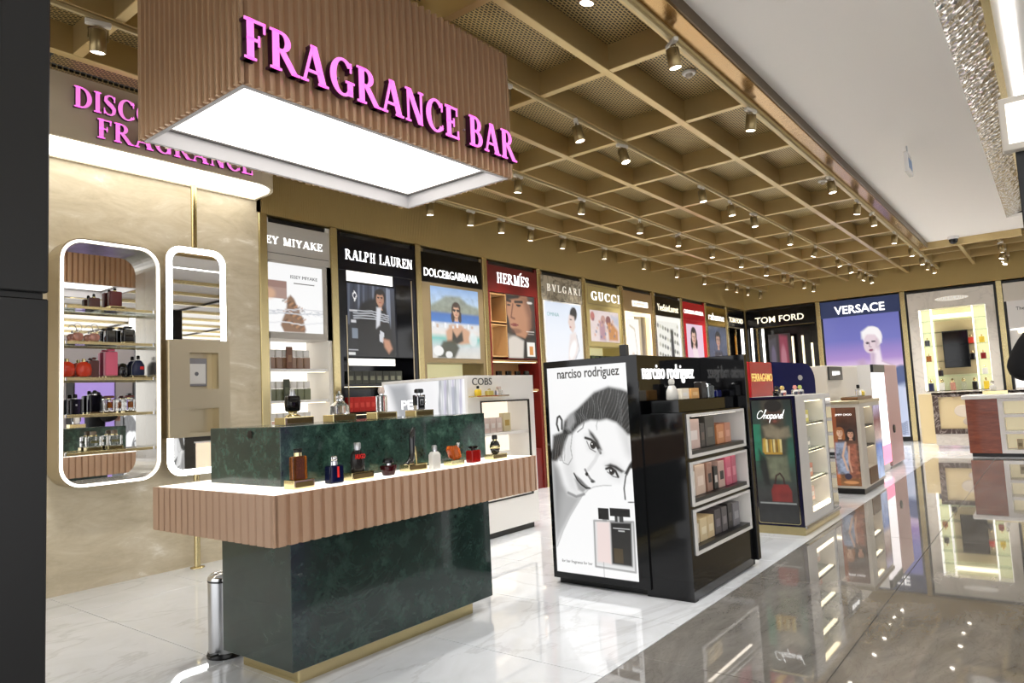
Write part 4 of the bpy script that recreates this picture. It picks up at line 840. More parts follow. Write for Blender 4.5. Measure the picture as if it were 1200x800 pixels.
def chopard():
    X, Y = 6.66, 1.93
    s = empty('navy_display_island', (X, Y, 0), 0, 'display stand with navy framed poster panel and white shelf side', 'display stand')
    ob('plinth', B(.0, .0, 0, 1.24, .44, .075), 'brass', s)
    ob('body', MB().box(.01, .3, .075, 1.24, .44, 1.265).box(.01, 0, .075, .3, .3, 1.265).box(.93, 0, .075, 1.24, .3, 1.265).box(.3, 0, .075, .93, .3, .17).box(.3, 0, 1.21, .93, .3, 1.265), 'white_lacquer', s)
    for z in (.45, .72, .98): ob('shelf', B(.3, .01, z, .93, .29, z+.02, .002), 'shelf_glass', s)
    ob('strip_light', B(.31, .0, .172, .92, .02, .21), 'led_warm', s)
    for z in (1.2, .974, .714, .444): ob('strip_light', B(.32, .02, z, .91, .06, z+.005), 'led_warm', s)  # strips added beneath the shelves to brighten the dim niche
    ob('side_mirror', B(.99, -.012, .1, 1.2, 0, 1.22, .004), 'mirror', s); ob('trim_rail', B(.0, -.02, .06, 1.24, 0, .09, .004), 'chrome', s)
    ob('front_panel', B(-.006, 0, .075, .01, .44, 1.265, .002), mat('navy_panel', '17152e', .2), s)
    c = Cv(60, 170, 1.13/.36).grad([(0, '1e2a26'), (.2, '2c4a40'), (.45, '2f6a55'), (.6, '3a4c42'), (.75, '3c3c3a'), (1, '2a2b2a')])
    c.rect(.0, .2, .2, .5, '2aa076', .6); c.poly([(.25, .0), (.75, 0), (.8, .08), (.85, .3), (.8, .65), (.3, .65), (.2, .3)], '4f4434', .85, .08)
    c.ell(.55, .13, .2, .075, '5a3d2c'); c.ell(.55, .05, .22, .05, '1c140f'); c.line([(.45, .12), (.52, .12)], .02, '150e0a'); c.line([(.6, .12), (.67, .12)], .02, '150e0a'); c.ell(.57, .175, .06, .01, '8a4a3c')
    c.poly([(.25, .22), (.45, .2), (.7, .24), (.9, .22), (.95, .3), (.6, .33), (.3, .3)], 'a39478', .8, .06); c.poly([(.22, .32), (.3, .31), (.28, .44), (.2, .43)], 'd0a850', .9, .02)
    for k in range(8): c.rect(.24+.06*k, .325, .29+.06*k, .435, ('d8b048', 'f6e09a', 'a87c28')[k % 3])
    c.rect(.24, .43, .7, .445, 'c89c3c'); c.poly([(.1, .4), (.3, .5), (.34, .7), (.2, .7), (.1, .55)], '1a1815', .9, .05); c.poly([(.3, .47), (.8, .46), (.85, .66), (.35, .64)], '8a8f72', .7, .06)
    c.line([(.45, .7), (.5, .62), (.6, .6), (.68, .64), (.7, .7)], .02, '3a1511'); c.poly([(.42, .69), (.78, .69), (.86, .74), (.86, .83), (.36, .83), (.35, .74)], '8c2f2a', 1, .02); c.rect(.05, .84, .95, .848, 'c0c4c0', .7); c.rect(0, .85, 1, 1, '262727', .9)
    c.a *= .62; c.noise(.35, 8, 22, 4)
    c.build('poster', .36, 1.13, 'lit_print', s, (-.0085, .40, .105), rz=FX)
    ob('gold_line', MB().ring(rrect(.03, .095, .41, 1.245, .02, 4), rrect(.036, .101, .404, 1.239, .016, 4), -.01, -.006, 'yz'), 'gold', s)
    scr = [(1.0, .85), (.75, 1.05), (.35, .85), (.2, .4), (.4, .05), (.8, .1), (1.1, .35), (1.5, 1.0), (1.45, 1.15), (1.35, .9), (1.3, 0), (1.4, .35), (1.6, .5), (1.7, .35), (1.65, .05), (1.8, .15), (1.88, .42), (2.05, .5), (2.2, .28), (2.08, .03), (1.9, .1), (1.86, .3), (2.0, .5), (2.3, .42), (2.45, .5), (2.3, -.5), (2.42, .3), (2.65, .5), (2.75, .25), (2.55, .02), (2.45, .1), (2.8, .1), (2.95, .45), (3.15, .48), (2.95, .48), (2.84, .2), (2.98, 0), (3.18, .42), (3.18, .05), (3.35, .1), (3.5, .5), (3.55, .55), (3.65, .45), (3.65, .05), (3.8, .1), (4.15, .45), (3.95, .5), (3.8, .2), (3.95, 0), (4.15, .3), (4.4, 1.1), (4.2, .1), (4.4, .1)]
    sm = []
    for i in range(len(scr)-1):     # smooth handwriting through the points
        p0, p1, p2, p3 = (scr[max(0, min(len(scr)-1, i+j))] for j in (-1, 0, 1, 2))
        for q in range(4):
            t = q/4; sm.append(tuple(.5*(2*p1[d]+(p2[d]-p0[d])*t+(2*p0[d]-5*p1[d]+4*p2[d]-p3[d])*t*t+(3*p1[d]-p0[d]-3*p2[d]+p3[d])*t**3) for d in (0, 1)))
    ob('poster_lettering', MB().tube([(-.0095, .37-.058*(x+.25*y), 1.06+.075*y) for x, y in sm], .0026, 5), 'sign_white', s)
    z = 1.267
    for k, (x, cap) in enumerate(((6.70, 'black'), (6.87, 'gold'), (7.28, 'pink'), (7.45, 'green'))):
        bottle('small perfume bottle with %s cap on the navy display stand' % cap, (x, 2.1, z), bx(0, .05, .045, .03), {'black': 'black_glass'}.get(cap, 'clear'), [(.06, .02, .018), (.075, .026, .022), (.095, .012, .012)], mat('cap_'+cap, {'black': '101010', 'gold': 'c8a860', 'pink': 'd08a80', 'green': 'a8b860'}[cap], .3), 4, 2, [(.05, .014, .014), (.06, .014, .014)])
    for k, (z, col, d, h) in enumerate(((1.001, 'd8cf6a', 'yellow', .13), (.741, '9a9a98', 'grey', .12), (.471, 'd8907a', 'salmon', .14), (.236, 'e4c4b8', 'blush', .15))):
        for j in range(2): carton('%s %s carton on the side shelves of the navy stand' % (('left', 'right')[j], d), 7.12+.16*j, 2.06, z, .13, .1, h*(1-.15*j), col)
    t = empty('gift_display_back', (6.8, 2.385, 0), 0, 'tall display back with red block and navy arch behind the navy stand', 'display stand')
    ob('base_cabinet', B(0, .01, 0, 2.38, .55, 1.25, .003), 'off_white', t)
    r = ob('red_block', B(.03, 0, 1.25, .72, .3, 1.615, .01), mat('red_lac', 'a5161a', .25), t); text('FERRAGAMO', .11, .62, .004, mat('sign_gold', 'e0c070', .4, emit=.5, ecol='e0c070'), t, (.07, -.001, 1.42), bold=.001)
    ob('navy_arch', MB().prism([(.74, 1.25), (2.32, 1.25), (2.33, 1.42)]+[(1.93+.4*math.cos(R(a)), 1.4+.22*math.sin(R(a))) for a in range(0, 91, 10)]+[(.74, 1.62)], .0, .28), mat('navy_arch', '0a1046', .6, spec=.05), t)
    ob('emblem', MB().loft([(0, .09, .03), (.004, .09, .03)], 2, 18), 'steel', t, (1.7, -.0, 1.45), rot=(math.pi/2, 0, 0))
chopard()

def jimmy():
    X, Y = 9.38, 1.97
    s = empty('poster_display_stand', (X, Y, 0), 0, 'cream display stand with poster of two women and shelf side', 'display stand')
    ob('plinth', B(.03, .02, 0, 1.2, .36, .07), 'black_satin', s)
    ob('body', MB().box(0, .28, .07, 1.22, .37, 1.1).box(0, 0, .07, .25, .28, 1.1).box(.75, 0, .07, 1.22, .28, 1.1).box(.25, 0, .07, .75, .28, .3).box(.25, 0, 1.05, .75, .28, 1.1), 'off_white', s)
    ob('top', B(-.01, -.01, 1.1, 1.24, .37, 1.14, .004), 'champagne', s); ob('drawer', B(.27, -.01, .09, .74, 0, .29, .004), mat('walnut', '6a4a2c', .35), s)
    for z in (.55, .8): ob('shelf', B(.25, .01, z, .75, .28, z+.02), 'dark_metal', s)
    for z in (1.043, .793, .543): ob('strip_light', B(.27, .02, z, .73, .06, z+.006), 'led_warm', s)  # unseen strips, added on each tier so the niche comes out bright
    ob('back_light', B(.25, .27, .3, .75, .279, 1.05), mat('cream_glow', 'f4ecdc', .5, emit=.7, ecol='f4ecdc'), s)
    p = Cv(20, 50, 3).grad([(0, 'a8a0c0'), (.2, '6a3a40'), (.45, 'c8b0a8'), (.55, '5a7ab8'), (1, 'b8c8e4')]).noise(.4, 4, 9, 5); p.build('side_poster', .4, .95, 'lit_print', s, (.78, -.003, .1))
    c = Cv(60, 150, .96/.29).grad([(0, '6a3a1c'), (.25, '3a1c12'), (.6, '6b4a3a'), (1, '8a5a30')]).noise(.5, 6, 14, 2)
    c.rect(0, 0, .2, 1, 'c0602c', .5); c.face(.3, .32, .16, 'e0b494', '9a5a2c'); c.face(.72, .34, .15, 'cf9a7c', '1c100c', rot=10)
    c.poly([(.1, .45), (.5, .44), (.6, .6), (.55, .85), (.1, .85), (.05, .6)], '8e98ac', .95, .06); c.poly([(.6, .47), (.9, .47), (.95, .9), (.6, .9)], '9a5a44', .9, .06)
    c.noise(1.0, 7, 30, 9, ((c.V > .46) & (c.V < .9)).astype(float)); c.line([(.5, .45), (.35, .62), (.5, .8)], .04, 'dcb094', .9); c.line([(.62, .5), (.58, .68), (.66, .82)], .035, 'd4a084', .9); c.a *= .85
    c.ell(.5, .88, .14, .04, '30283a'); c.ell(.6, .955, .3, .02, 'd0905c', 0, .3, .8)
    c.build('poster', .29, .96, 'lit_print', s, (-.004, .33, .1), rz=FX); text('JIMMY CHOO', .035, .19, .003, 'sign_white', s, (-.006, .28, .96), 'poster_lettering', rot=(math.pi/2, 0, FX))
    for j, (z, col) in enumerate(((.821, 'e0d8c8'), (.571, 'c8c4c0'), (.301, 'd8a090'))): carton('%s carton on the side shelves of the cream stand' % ('ivory', 'silver', 'peach')[j], 9.82, 2.1, z, .2, .1, .16, col)
    t = empty('cream_display_back', (9.6, 2.36, 0), 0, 'tall cream display back with small dark square sign', 'display stand')
    ob('panel', B(0, 0, 0, 1.75, .5, 1.6, .004), 'off_white', t); q = ob('square_sign', B(.05, -.02, 1.41, .75, 0, 1.585, .003), mat('slate', '3c3a38', .4), t)
    for k, (a, b) in enumerate(((.2, .3), (.31, .41), (.42, .52), (.53, .6))): ob('sign_mark', B(a, -.024, 1.47+.004*k, b-.012, -.02, 1.525), 'sign_white', q)
    tr = empty('wooden_tray', (9.9, 2.13, 1.14), 0, 'small brown tray on the cream display stand', 'tray'); ob('tray_body', B(-.25, -.1, 0, .6, .1, .04, .006), 'walnut', tr); ob('tray_inlay', B(-.23, -.08, .04, .58, .08, .042), 'black_satin', tr)
    bottle('pale bottle with black cap on the brown tray', (10.2, 2.13, 1.183), bx(0, .09, .06, .03), 'clear', bx(.1, .15, .03, .02), 'black_gloss', 6, 2)
    bottle('low yellow bottle on the brown tray', (10.42, 2.13, 1.183), bx(0, .06, .06, .03), mat('yellow_glass'), bx(.065, .08, .02, .02), 'white_lacquer', 6, 4)
    u = empty('white_lightbox_totem', (11.44, 2.17, 0), 0, 'slim white glowing totem with black top beside the pink tower', 'totem')
    ob('light_face', B(0, 0, .12, .84, .03, 1.5), mat('totem_glow', 'ffffff', .5, emit=1.0, ecol='fff4f6'), u); ob('casing', B(0, .03, 0, .84, .5, 1.62), 'white_lacquer', u); ob('top_block', B(0, -.01, 1.5, .84, .03, 1.62), 'black_satin', u); ob('base_glow', B(0, -.004, .12, .84, 0, .4), mat('pink_glow', 'ff8fb0', .5, emit=.9, ecol='ff9fbc'), u)
    v = empty('pink_tower', (12.35, 2.17, 0), 0, 'plain dusty pink tower at the end of the display row', 'display tower')
    ob('body', B(0, 0, .04, 1.02, .5, 1.625, .006), mat('dusty_pink', 'c9a4a0', .45), v); ob('plinth', B(.02, .02, 0, 1.0, .48, .04), 'chrome', v); ob('handle', MB().loft([(0, .07, .07), (.02, .06, .06)], 2, 16), 'black_satin', v, (.3, 0, .6), rot=(math.pi/2, 0, 0))
jimmy()
# ------------------------------------------------------------ brand bays along the back wall (front plane y = 6.3)
def bay(x0, w, label, fm, hm, base_m=None, hz0=2.92, hz1=3.31, rz=0, y0=6.3, side=.05, glow=None, gz=(.62, 2.9)):
    s = empty('brand_bay', (x0, y0, 0), rz, label, 'display bay')
    ob('side_panel', B(0, 0, 0, side, .42, 3.36), fm, s); ob('side_panel', B(w-side, 0, 0, w, .42, 3.36), fm, s)
    ob('top_reveal', B(side, .02, hz1, w-side, .42, 3.36), 'black_satin', s)
    ob('header', B(side*.2, -.004, hz0, w-side*.2, .05, hz1, .003), hm, s)
    ob('back_panel', B(side, .4, .6, w-side, .42, hz0), glow or fm, s)
    ob('base_cabinet', B(side, .02, 0, w-side, .42, .6, .004), base_m or fm, s)
    return s
def shelves(s, x0, x1, zs, m, d=.36, lit=True, y=.02):
    for z in zs:
        q = ob('shelf', B(x0, y, z-.03, x1, y+d, z, .002), m, s)
        if lit: ob('strip_light', B(x0+.02, y+.02, z-.034, x1-.02, y+.05, z-.03), 'led_warm', q)
def rowb(n, x0, dx, y, z, w, h, d, lab, bm, cm, e=8):
    """a row of identical bottles; each copy says which one it is"""
    first = None
    for k in range(n):
        l = '%s from left of the %s' % (ORD[k], lab)
        if first is None: first = bottle(l, (x0, y, z), bx(0, h*.6, w/2, d/2, .003), bm, bx(h*.62, h, w*.42, d*.4, .003), cm, e, e, group=lab)
        else: copy_tree(first, (x0+k*dx, y, z), label=l)
def rowc(n, x0, dx, y, z, w, d, h, col, lab, band=None):
    first = None
    for k in range(n):
        l = '%s from left of the %s' % (ORD[k], lab)
        if first is None: first = carton(l, x0, y, z, w, d, h, col, band, group=lab)
        else: copy_tree(first, (x0+k*dx, y, z), label=l)
mat('bay_grey', 'b3aea6', .45); mat('bay_navy', '0c0e18', .15); mat('bay_black', '0a0a0b', .15); mat('taupe', '8b7a5c', .35, .4); mat('dark_red_lacquer', '64130f', .4); mat('oak', 'b08a5c', .4)
mat('olive_gold', 'b0a06a', .4, .3); mat('tan', '9a8058', .4, .3); mat('bay_red', 'b01420', .25); mat('gold_panel', 'a88a3a', .25, .8); mat('glow_white', 'ffffff', .5, emit=.95, ecol='fffaf2'); mat('glow_cream', 'fff4d8', .5, emit=.6, ecol='fff0cc'); mat('glow_green', 'f0eec0', .5, emit=.4, ecol='eeeab8')
def bays():
    SW[0] = .15
    X = [4.953+1.3115*k for k in range(10)]; W = 1.21
    # 0 pale grey bay, partly behind the stone wall
    s = bay(4.03, .82, 'pale grey bay with sea rock poster beside the stone wall', mat('bay_pale', 'dcd8d0', .4), 'bay_grey', glow='glow_white'); o = 4.03
    ob('seam', B(.0, -.006, 2.99, .8, -.004, 2.996), 'sign_dark', s)
    serif_word('EY MIYAKE', .075, .006, 'sign_white', None, '', s, (4.045-o, -.004, 3.09), .7/serif_len('EY MIYAKE', 1, .075), False)
    c = Cv(70, 70, 1, 'f8f8f8'); c.rect(0, .25, .35, .52, 'a88c82'); c.rect(0, .25, .35, .36, '8c6a60', .6); c.ell(.06, .45, .1, .08, 'e8b890', 0, .9, .6)
    c.poly([(.36, .5), (.42, .45), (.48, .5), (.55, .64), (.63, .78), (.68, .95), (.66, 1), (.3, 1), (.24, .9), (.28, .8), (.34, .68)], '8a6a52', 1, .02)
    for k in range(26): x = .28+.36*((k*7) % 26)/26; y = .55+.42*((k*11) % 26)/26; c.line([(x, y), (x+.05, y-.03)], .012, ('5a4234', 'c89468', '7a5c48', 'b07c54')[k % 4], .7)
    for y0, k in ((.66, 0), (.7, 1), (.83, 2)): c.line([(0, y0+.05), (.3, y0+.02), (.6, y0-.01+.03*k), (1, y0)], .008, ('d8d8dc', 'c4c6cc', 'e4e4e6')[k])
    for k in range(14): c.line([(.05+.065*k, .7+.03*math.sin(k*2)), (.15+.065*k, .71+.03*math.sin(k*3))], .006, ('b0b4bc', 'dcdee2')[k % 2], .8)
    c.build('poster', .70, .72, 'lit_print', s, (.005, -.004, 2.17)); ob('poster_box', B(.0, 0, 2.1, .82, .3, 2.92), 'bay_grey', s)
    text('ISSEY MIYAKE', .05, .34, .002, 'sign_dark', s, (.3, -.006, 2.745), 'poster_lettering'); ob('poster_lettering', B(.34, -.006, 2.69, .6, -.004, 2.70), 'grey_print', s)
    shelves(s, .05, .77, (1.79, 1.46, 1.13), 'white_lacquer')
    mat('brown_liq', '8a6a52', .15); mat('green_liq', '6f7358', .15); mat('blush_liq', 'd8b0a0', .15); mat('clear_top', 'd2cfca', .12)
    for z, m, nm, n in ((1.791, 'brown_liq', 'brown square bottles on the upper lit shelf', 6), (1.461, 'green_liq', 'green square bottles on the middle lit shelf', 6), (1.131, 'blush_liq', 'blush square bottles on the lower lit shelf', 6)): rowb(n, 4.13, .085, 6.38, z, .08, .2, .06, nm, m, 'clear_top')
    carton('brown tester card standing among the brown bottles', 4.32, 6.33, 1.791, .07, .02, .23, '6e4c3a', '8a6a52'); carton('dark green tester card standing among the green bottles', 4.28, 6.33, 1.461, .07, .02, .22, '3c4030', '5a5e48')
    # 1 navy black bay
    s = bay(X[0], W, 'navy black bay with man in dark suit poster', 'bay_navy', 'bay_navy'); o = X[0]
    serif_word('RALPH LAUREN', .115, .008, 'sign_white', None, '', s, (5.06-o, -.004, 3.05), 1.05/serif_len('RALPH LAUREN', 1, .115), False)
    ob('poster_box', B(.05, .0, 1.93, 1.16, .3, 2.92), 'bay_navy', s); ob('top_light', B(.12, -.002, 2.80, .82, .0, 2.92), 'glow_white', s); ob('lower_light', B(.12, -.002, 1.83, .82, .0, 1.91), 'glow_white', s)
    c = Cv(70, 80, .84/.72).grad([(0, '3a4050'), (.5, '1c2028'), (1, '0a0c10')])
    for k in range(9): c.line([(.1*k+.04, 0), (.1*k+.02, .55)], .02, ('6a7284', '1c2028', '8a93a6')[k % 3], .5)
    c.rect(.82, .02, .9, .6, '8e98ac', .7); c.poly([(.3, .25), (.55, .17), (.8, .3), (.92, .6), (.95, 1), (.2, 1), (.15, .6), (.22, .35)], '08090c', 1, .04)
    c.face(.68, .17, .11, 'b98a70', '17100c', False); c.poly([(.6, .3), (.7, .3), (.66, .55), (.58, .6)], 'd4d6dc', 1, .02); c.poly([(.66, .62), (.75, .66), (.72, .8), (.64, .78)], 'd0d2d8'); c.poly([(.72, .74), (.86, .76), (.92, .88), (.84, .95), (.75, .86)], 'c08c70', 1, .03)
    for k in range(4): c.line([(.12, .37+.035*k), (.5, .36+.035*k), (.86, .41+.03*k)], .008, 'd8dce4', .8)
    c.poly([(.1, .16), (.15, .09), (.2, .16), (.15, .25)], 'f0f0f0'); c.poly([(.12, .16), (.15, .12), (.18, .16), (.15, .21)], '2c3040'); c.rect(.03, .36, .2, .38, 'e0e0e4', .7); c.rect(.06, .5, .16, .54, 'e0e0e4', .8); c.rect(.08, .62, .2, .75, '8c98a8', .7); c.rect(0, .9, .2, .92, 'd0d0d8', .8); c.rect(0, .94, .14, .98, 'ffffff', .7)
    c.build('poster', .72, .84, 'lit_print', s, (.12, -.004, 1.935)); ob('dark_mirror', B(.87, -.003, 1.94, 1.12, .0, 2.83), 'black_gloss', s); ob('copper_edge', B(1.125, -.006, .6, 1.14, 0, 2.9), 'champagne', s); ob('copper_edge', B(.1, -.006, .6, .112, 0, 2.4), 'champagne', s)
    shelves(s, .05, 1.16, (1.62, 1.3, 1.02), 'bay_black')
    rowc(8, X[0]+.19, .105, 6.38, 1.621, .1, .06, .15, '3a3c34', 'dark cartons on the upper navy bay shelf', '7a7c6a'); rowc(5, X[0]+.17, .085, 6.38, 1.301, .082, .06, .17, 'b02a26', 'red cartons on the middle navy bay shelf', 'c84a40'); rowc(6, X[0]+.17, .085, 6.38, 1.021, .08, .06, .17, '4a3a62', 'purple cartons on the lower navy bay shelf', '6a5a82')
    # 2 black header, seaside poster
    s = bay(X[1], W, 'bay with black header and sunny seaside poster', 'taupe', 'bay_black', glow='glow_green'); o = X[1]
    text('DOLCE&GABBANA', .15, 1.05, .008, 'sign_white', s, (6.315-o, -.004, 3.0), bold=.001); ob('poster_box', B(.05, 0, 1.88, 1.16, .3, 2.92), 'taupe', s)
    c = Cv(70, 80, 1).grad([(0, '8fb0dc'), (.2, 'b8cfe8'), (.32, '9aa890'), (.36, '3f6cb4'), (.48, '4a80c8'), (.52, 'd8dce0'), (.65, 'e8e2dc'), (.72, '7fc4bc'), (.85, 'd4d8d8'), (1, 'dcd8d0')]).noise(.12, 10, 12, 4)
    c.poly([(0, .28), (.15, .2), (.3, .12), (.6, .11), (.75, .2), (1, .26), (1, .36), (0, .36)], '8d9384', .95, .03); c.noise(.35, 16, 16, 8, ((c.V > .12) & (c.V < .36)).astype(float))
    c.poly([(.4, .52), (.6, .52), (.78, .6), (.82, .78), (.6, .8), (.3, .78), (.28, .62)], 'd0a283', 1, .03); c.face(.51, .32, .085, 'd8aa8c', '3a2416'); c.ell(.47, .315, .03, .018, '201410'); c.ell(.55, .315, .03, .018, '201410')
    c.poly([(.42, .6), (.5, .7), (.62, .6), (.64, .75), (.5, .8), (.4, .75)], '2c2a24', 1, .02); c.poly([(.22, .76), (.45, .74), (.55, .85), (.45, 1), (.1, 1), (.15, .85)], '3a3c2c', .95, .03); c.ell(.12, .9, .1, .07, 'f0f0ee'); c.ell(.33, .95, .07, .05, 'e8e8e6'); c.ell(.85, .72, .09, .1, 'e0e8e8', 0, .4, .8)
    for k in range(12): c.rect(.02+.08*k, .5+.02*(k % 3), .06+.08*k, .56+.02*(k % 2), ('f6f6f8', 'c8a890', 'e0e4ea')[k % 3], .8)
    c.build('poster', .94, .94, 'lit_print', s, (.155, -.004, 1.94)); shelves(s, .05, 1.16, (1.55, 1.2), 'taupe')
    rowc(5, X[1]+.3, .15, 6.42, 1.551, .1, .06, .14, 'd8c07a', 'gold cartons on the seaside poster bay shelf')
    # 3 red bay
    s = bay(X[2], W, 'dark red bay with oak cubbies and male portrait poster', 'dark_red_lacquer', 'dark_red_lacquer', glow='oak'); o = X[2]
    serif_word('HERMES', .15, .008, 'sign_white', None, '', s, (7.8-o, -.004, 3.06), .77/serif_len('HERMES', 1, .15), True); ob('accent', MB().prism([(8.36-o, 3.225), (8.40-o, 3.255), (8.38-o, 3.262), (8.34-o, 3.232)], -.012, -.004), 'sign_white', s)
    for z0, z1 in ((2.48, 2.9), (1.98, 2.45)):
        q = ob('cubby', MB().ring([(.055, z0), (.415, z0), (.415, z1), (.055, z1)], [(.07, z0+.015), (.4, z0+.015), (.4, z1-.015), (.07, z1-.015)], 0, .3), 'oak', s); ob('cubby_back', B(.06, .28, z0, .41, .3, z1), 'glow_cream' if z0 < 2.2 else 'oak', q)
    ob('poster_box', B(.415, .01, 1.95, 1.16, .3, 2.92), 'dark_red_lacquer', s)
    c = Cv(60, 80, .93/.68, '1d1612'); c.poly([(.0, 0), (.72, 0), (.86, .25), (.84, .5), (.6, .68), (.3, .64), (.22, .56), (.1, .52), (.05, .38), (0, .3)], 'b98260', 1, .03); c.poly([(.3, .0), (.75, 0), (.92, .25), (.9, .5), (.72, .62), (.74, .35), (.6, .1)], '6a3f2c', .75, .12); c.poly([(0, 0), (.5, 0), (.42, .05), (0, .1)], '1a120e', 1, .03)
    c.line([(.3, .11), (.55, .1)], .03, '1c110c'); c.line([(.03, .1), (.14, .11)], .03, '1c110c'); c.ell(.42, .16, .09, .02, '18100c'); c.ell(.08, .17, .06, .018, '18100c'); c.line([(.22, .15), (.14, .36), (.26, .38)], .02, '7a4c36'); c.ell(.25, .475, .14, .022, '8a4038'); c.ell(.26, .475, .14, .006, '3a1612'); c.ell(.28, .57, .2, .04, '6a4030', 0, .8, .6)
    c.poly([(.0, .62), (.3, .66), (.55, .72), (.5, 1), (0, 1)], 'd8cfc4', 1, .04); c.poly([(.0, .52), (.12, .55), (.2, .64), (.0, .7)], '3a2a20', .8, .05); c.rect(.66, .74, .94, .97, 'f4f0e8'); c.rect(.74, .8, .88, .94, 'd8934a'); c.rect(.78, .66, .88, .74, '1c1816'); c.rect(.66, .56, .94, .58, 'e8e0d8', .9); c.rect(.7, .6, .92, .61, 'c0b8b0', .8); c.ell(.82, .1, .1, .02, 'e0d8d0')
    c.build('poster', .70, .95, 'lit_print', s, (.42, -.004, 1.965)); shelves(s, .05, 1.16, (1.94, 1.5), 'oak')
    rowb(4, X[2]+.3, .22, 6.4, 1.501, .12, .28, .06, 'orange tinted bottles on the red bay shelf', 'orange_glass', 'black_gloss')
    # 4 marble header, pale blue poster
    s = bay(X[3], W, 'bay with veined marble header and pale blue poster', 'taupe', 'grey_vein_marble'); o = X[3]
    serif_word('BVLGARI', .115, .006, mat('silver_letters', 'dcd8ce', .3, emit=.55, ecol='dcd8ce'), None, '', s, (9.06-o, -.004, 3.06), .98/serif_len('BVLGARI', 1, .115, .35), False, .35)
    ob('poster_box', B(.05, 0, 1.6, 1.16, .3, 2.91), 'white_lacquer', s)
    c = Cv(60, 70, 1.2, 'eef2fa').grad([(0, 'dfe8f6'), (.4, 'eef2fa'), (1, 'f4f4f6')]); c.ell(.78, .13, .1, .1, '1e1a1e', 25); c.poly([(.66, .14), (.8, .16), (.82, .3), (.74, .38), (.66, .33), (.62, .24)], 'e4cfc6', 1, .02); c.poly([(.66, .4), (.82, .36), (.9, .55), (.8, .7), (.62, .8), (.55, .95), (.6, .6)], 'eadfdc', .95, .03); c.line([(.84, .4), (.9, .6), (.78, .72)], .008, '9a9aa4', .7); c.ell(.72, .6, .08, .14, 'ffffff', 30, .5, .8); c.line([(.68, .2), (.72, .2)], .01, '4a3a3a'); c.ell(.68, .3, .025, .01, 'b06a66')
    c.build('poster', 1.06, 1.26, 'lit_print', s, (.075, -.004, 1.63)); text('OMNIA', .085, .34, .002, mat('teal_print', '8ab4b8', .5), s, (.13, -.007, 2.66), 'poster_lettering')
    # 5 olive gold bay
    s = bay(X[4], W, 'olive gold bay with pink illustrated poster', 'olive_gold', 'olive_gold', glow='glow_green'); o = X[4]
    serif_word('GUCCI', .15, .008, 'sign_white', None, '', s, (10.39-o, -.004, 3.03), 1.0/serif_len('GUCCI', 1, .15, .22), True, .22)
    ob('header_line', MB().ring([(.07, 2.95), (1.14, 2.95), (1.14, 3.28), (.07, 3.28)], [(.08, 2.96), (1.13, 2.96), (1.13, 3.27), (.08, 3.27)], -.008, -.004), 'taupe', s); ob('poster_box', B(.05, 0, 2.22, 1.16, .3, 2.92), 'olive_gold', s)
    c = Cv(50, 40, .55, 'e4d4d2').noise(.15, 6, 6, 2); c.poly([(.3, .35), (.42, .25), (.5, .5), (.5, .95), (.3, .95)], 'b8909a', 1, .04); c.ell(.44, .28, .08, .14, 'c49a90'); c.ell(.62, .3, .09, .16, '8a5a58'); c.poly([(.58, .4), (.75, .35), (.95, .6), (.95, .95), (.62, .95)], 'c88a50', 1, .04); c.ell(.08, .2, .07, .15, 'c07a72', 0, .4); c.poly([(.7, .1), (1, .15), (1, .5), (.85, .4)], 'b8bccc', .8, .05)
    for k in range(20): c.ell(.1+.8*((k*7) % 20)/20, .3+.6*((k*3) % 11)/11, .03, .05, ('7a5a6a', 'e0b090', '5a6a8a', 'd89a70')[k % 4], 0, .5, .6)
    c.build('poster', .99, .55, 'lit_print', s, (.12, -.004, 2.3)); shelves(s, .05, 1.16, (1.9, 1.55), 'olive_gold'); rowc(5, X[4]+.3, .15, 6.42, 1.901, .1, .06, .16, '3a4a30', 'dark green cartons in the olive gold bay')
    # 6 tan bay
    s = bay(X[5], W, 'tan bay with small glowing white sign and lit niche', 'tan', 'tan', glow='glow_white'); o = X[5]
    q = ob('lit_sign', B(11.87-o, -.02, 3.03, 12.5-o, -.004, 3.14, .004), 'glow_white', s); text('BURBERRY', .075, .52, .002, mat('tan_print', 'b89a6a', .5), s, (11.92-o, -.021, 3.06), 'lettering')
    ob('niche_frame', MB().ring([(.08, .62), (1.1, .62), (1.1, 2.92), (.08, 2.92)], [(.12, .66), (1.03, .66), (1.03, 2.86), (.12, 2.86)], -.006, .12), 'glow_cream', s)
    c = Cv(40, 60, 1.4, 'fdfaf4'); c.line([(.4, .1), (.7, .15), (.8, .45), (.7, .75)], .02, 'cfc0a0', .8); c.poly([(.1, .62), (.3, .55), (.4, .7), (.3, .85), (.1, .8)], 'e8cfae', .7, .05); c.ell(.55, .6, .12, .1, 'd8b890', 0, .5, .6); c.build('poster', .62, 1.3, 'lit_print', s, (.14, .09, 1.5)); ob('side_column', B(.78, .05, .62, .98, .2, 2.86), 'champagne', s)
    # 7 black header, floral
    s = bay(X[6], W, 'bay with black header and white floral backdrop', 'bay_grey', 'bay_black', glow='glow_white'); o = X[6]
    text('YvesSaintLaurent', .2, .98, .006, 'sign_cream', s, (.12, -.004, 3.03), bold=.001); ob('poster_box', B(.05, 0, 1.2, 1.16, .3, 2.92), 'white_lacquer', s)
    c = Cv(50, 70, 1.4, 'f0eee4')
    for k in range(46): c.ell(.03+.94*((k*17) % 46)/46, .12+.6*((k*29) % 43)/43, .035, .03, ('3a3c30', '6a6c58', '8a8a74', 'c8c4ae')[k % 4], k*31, .4, .85)
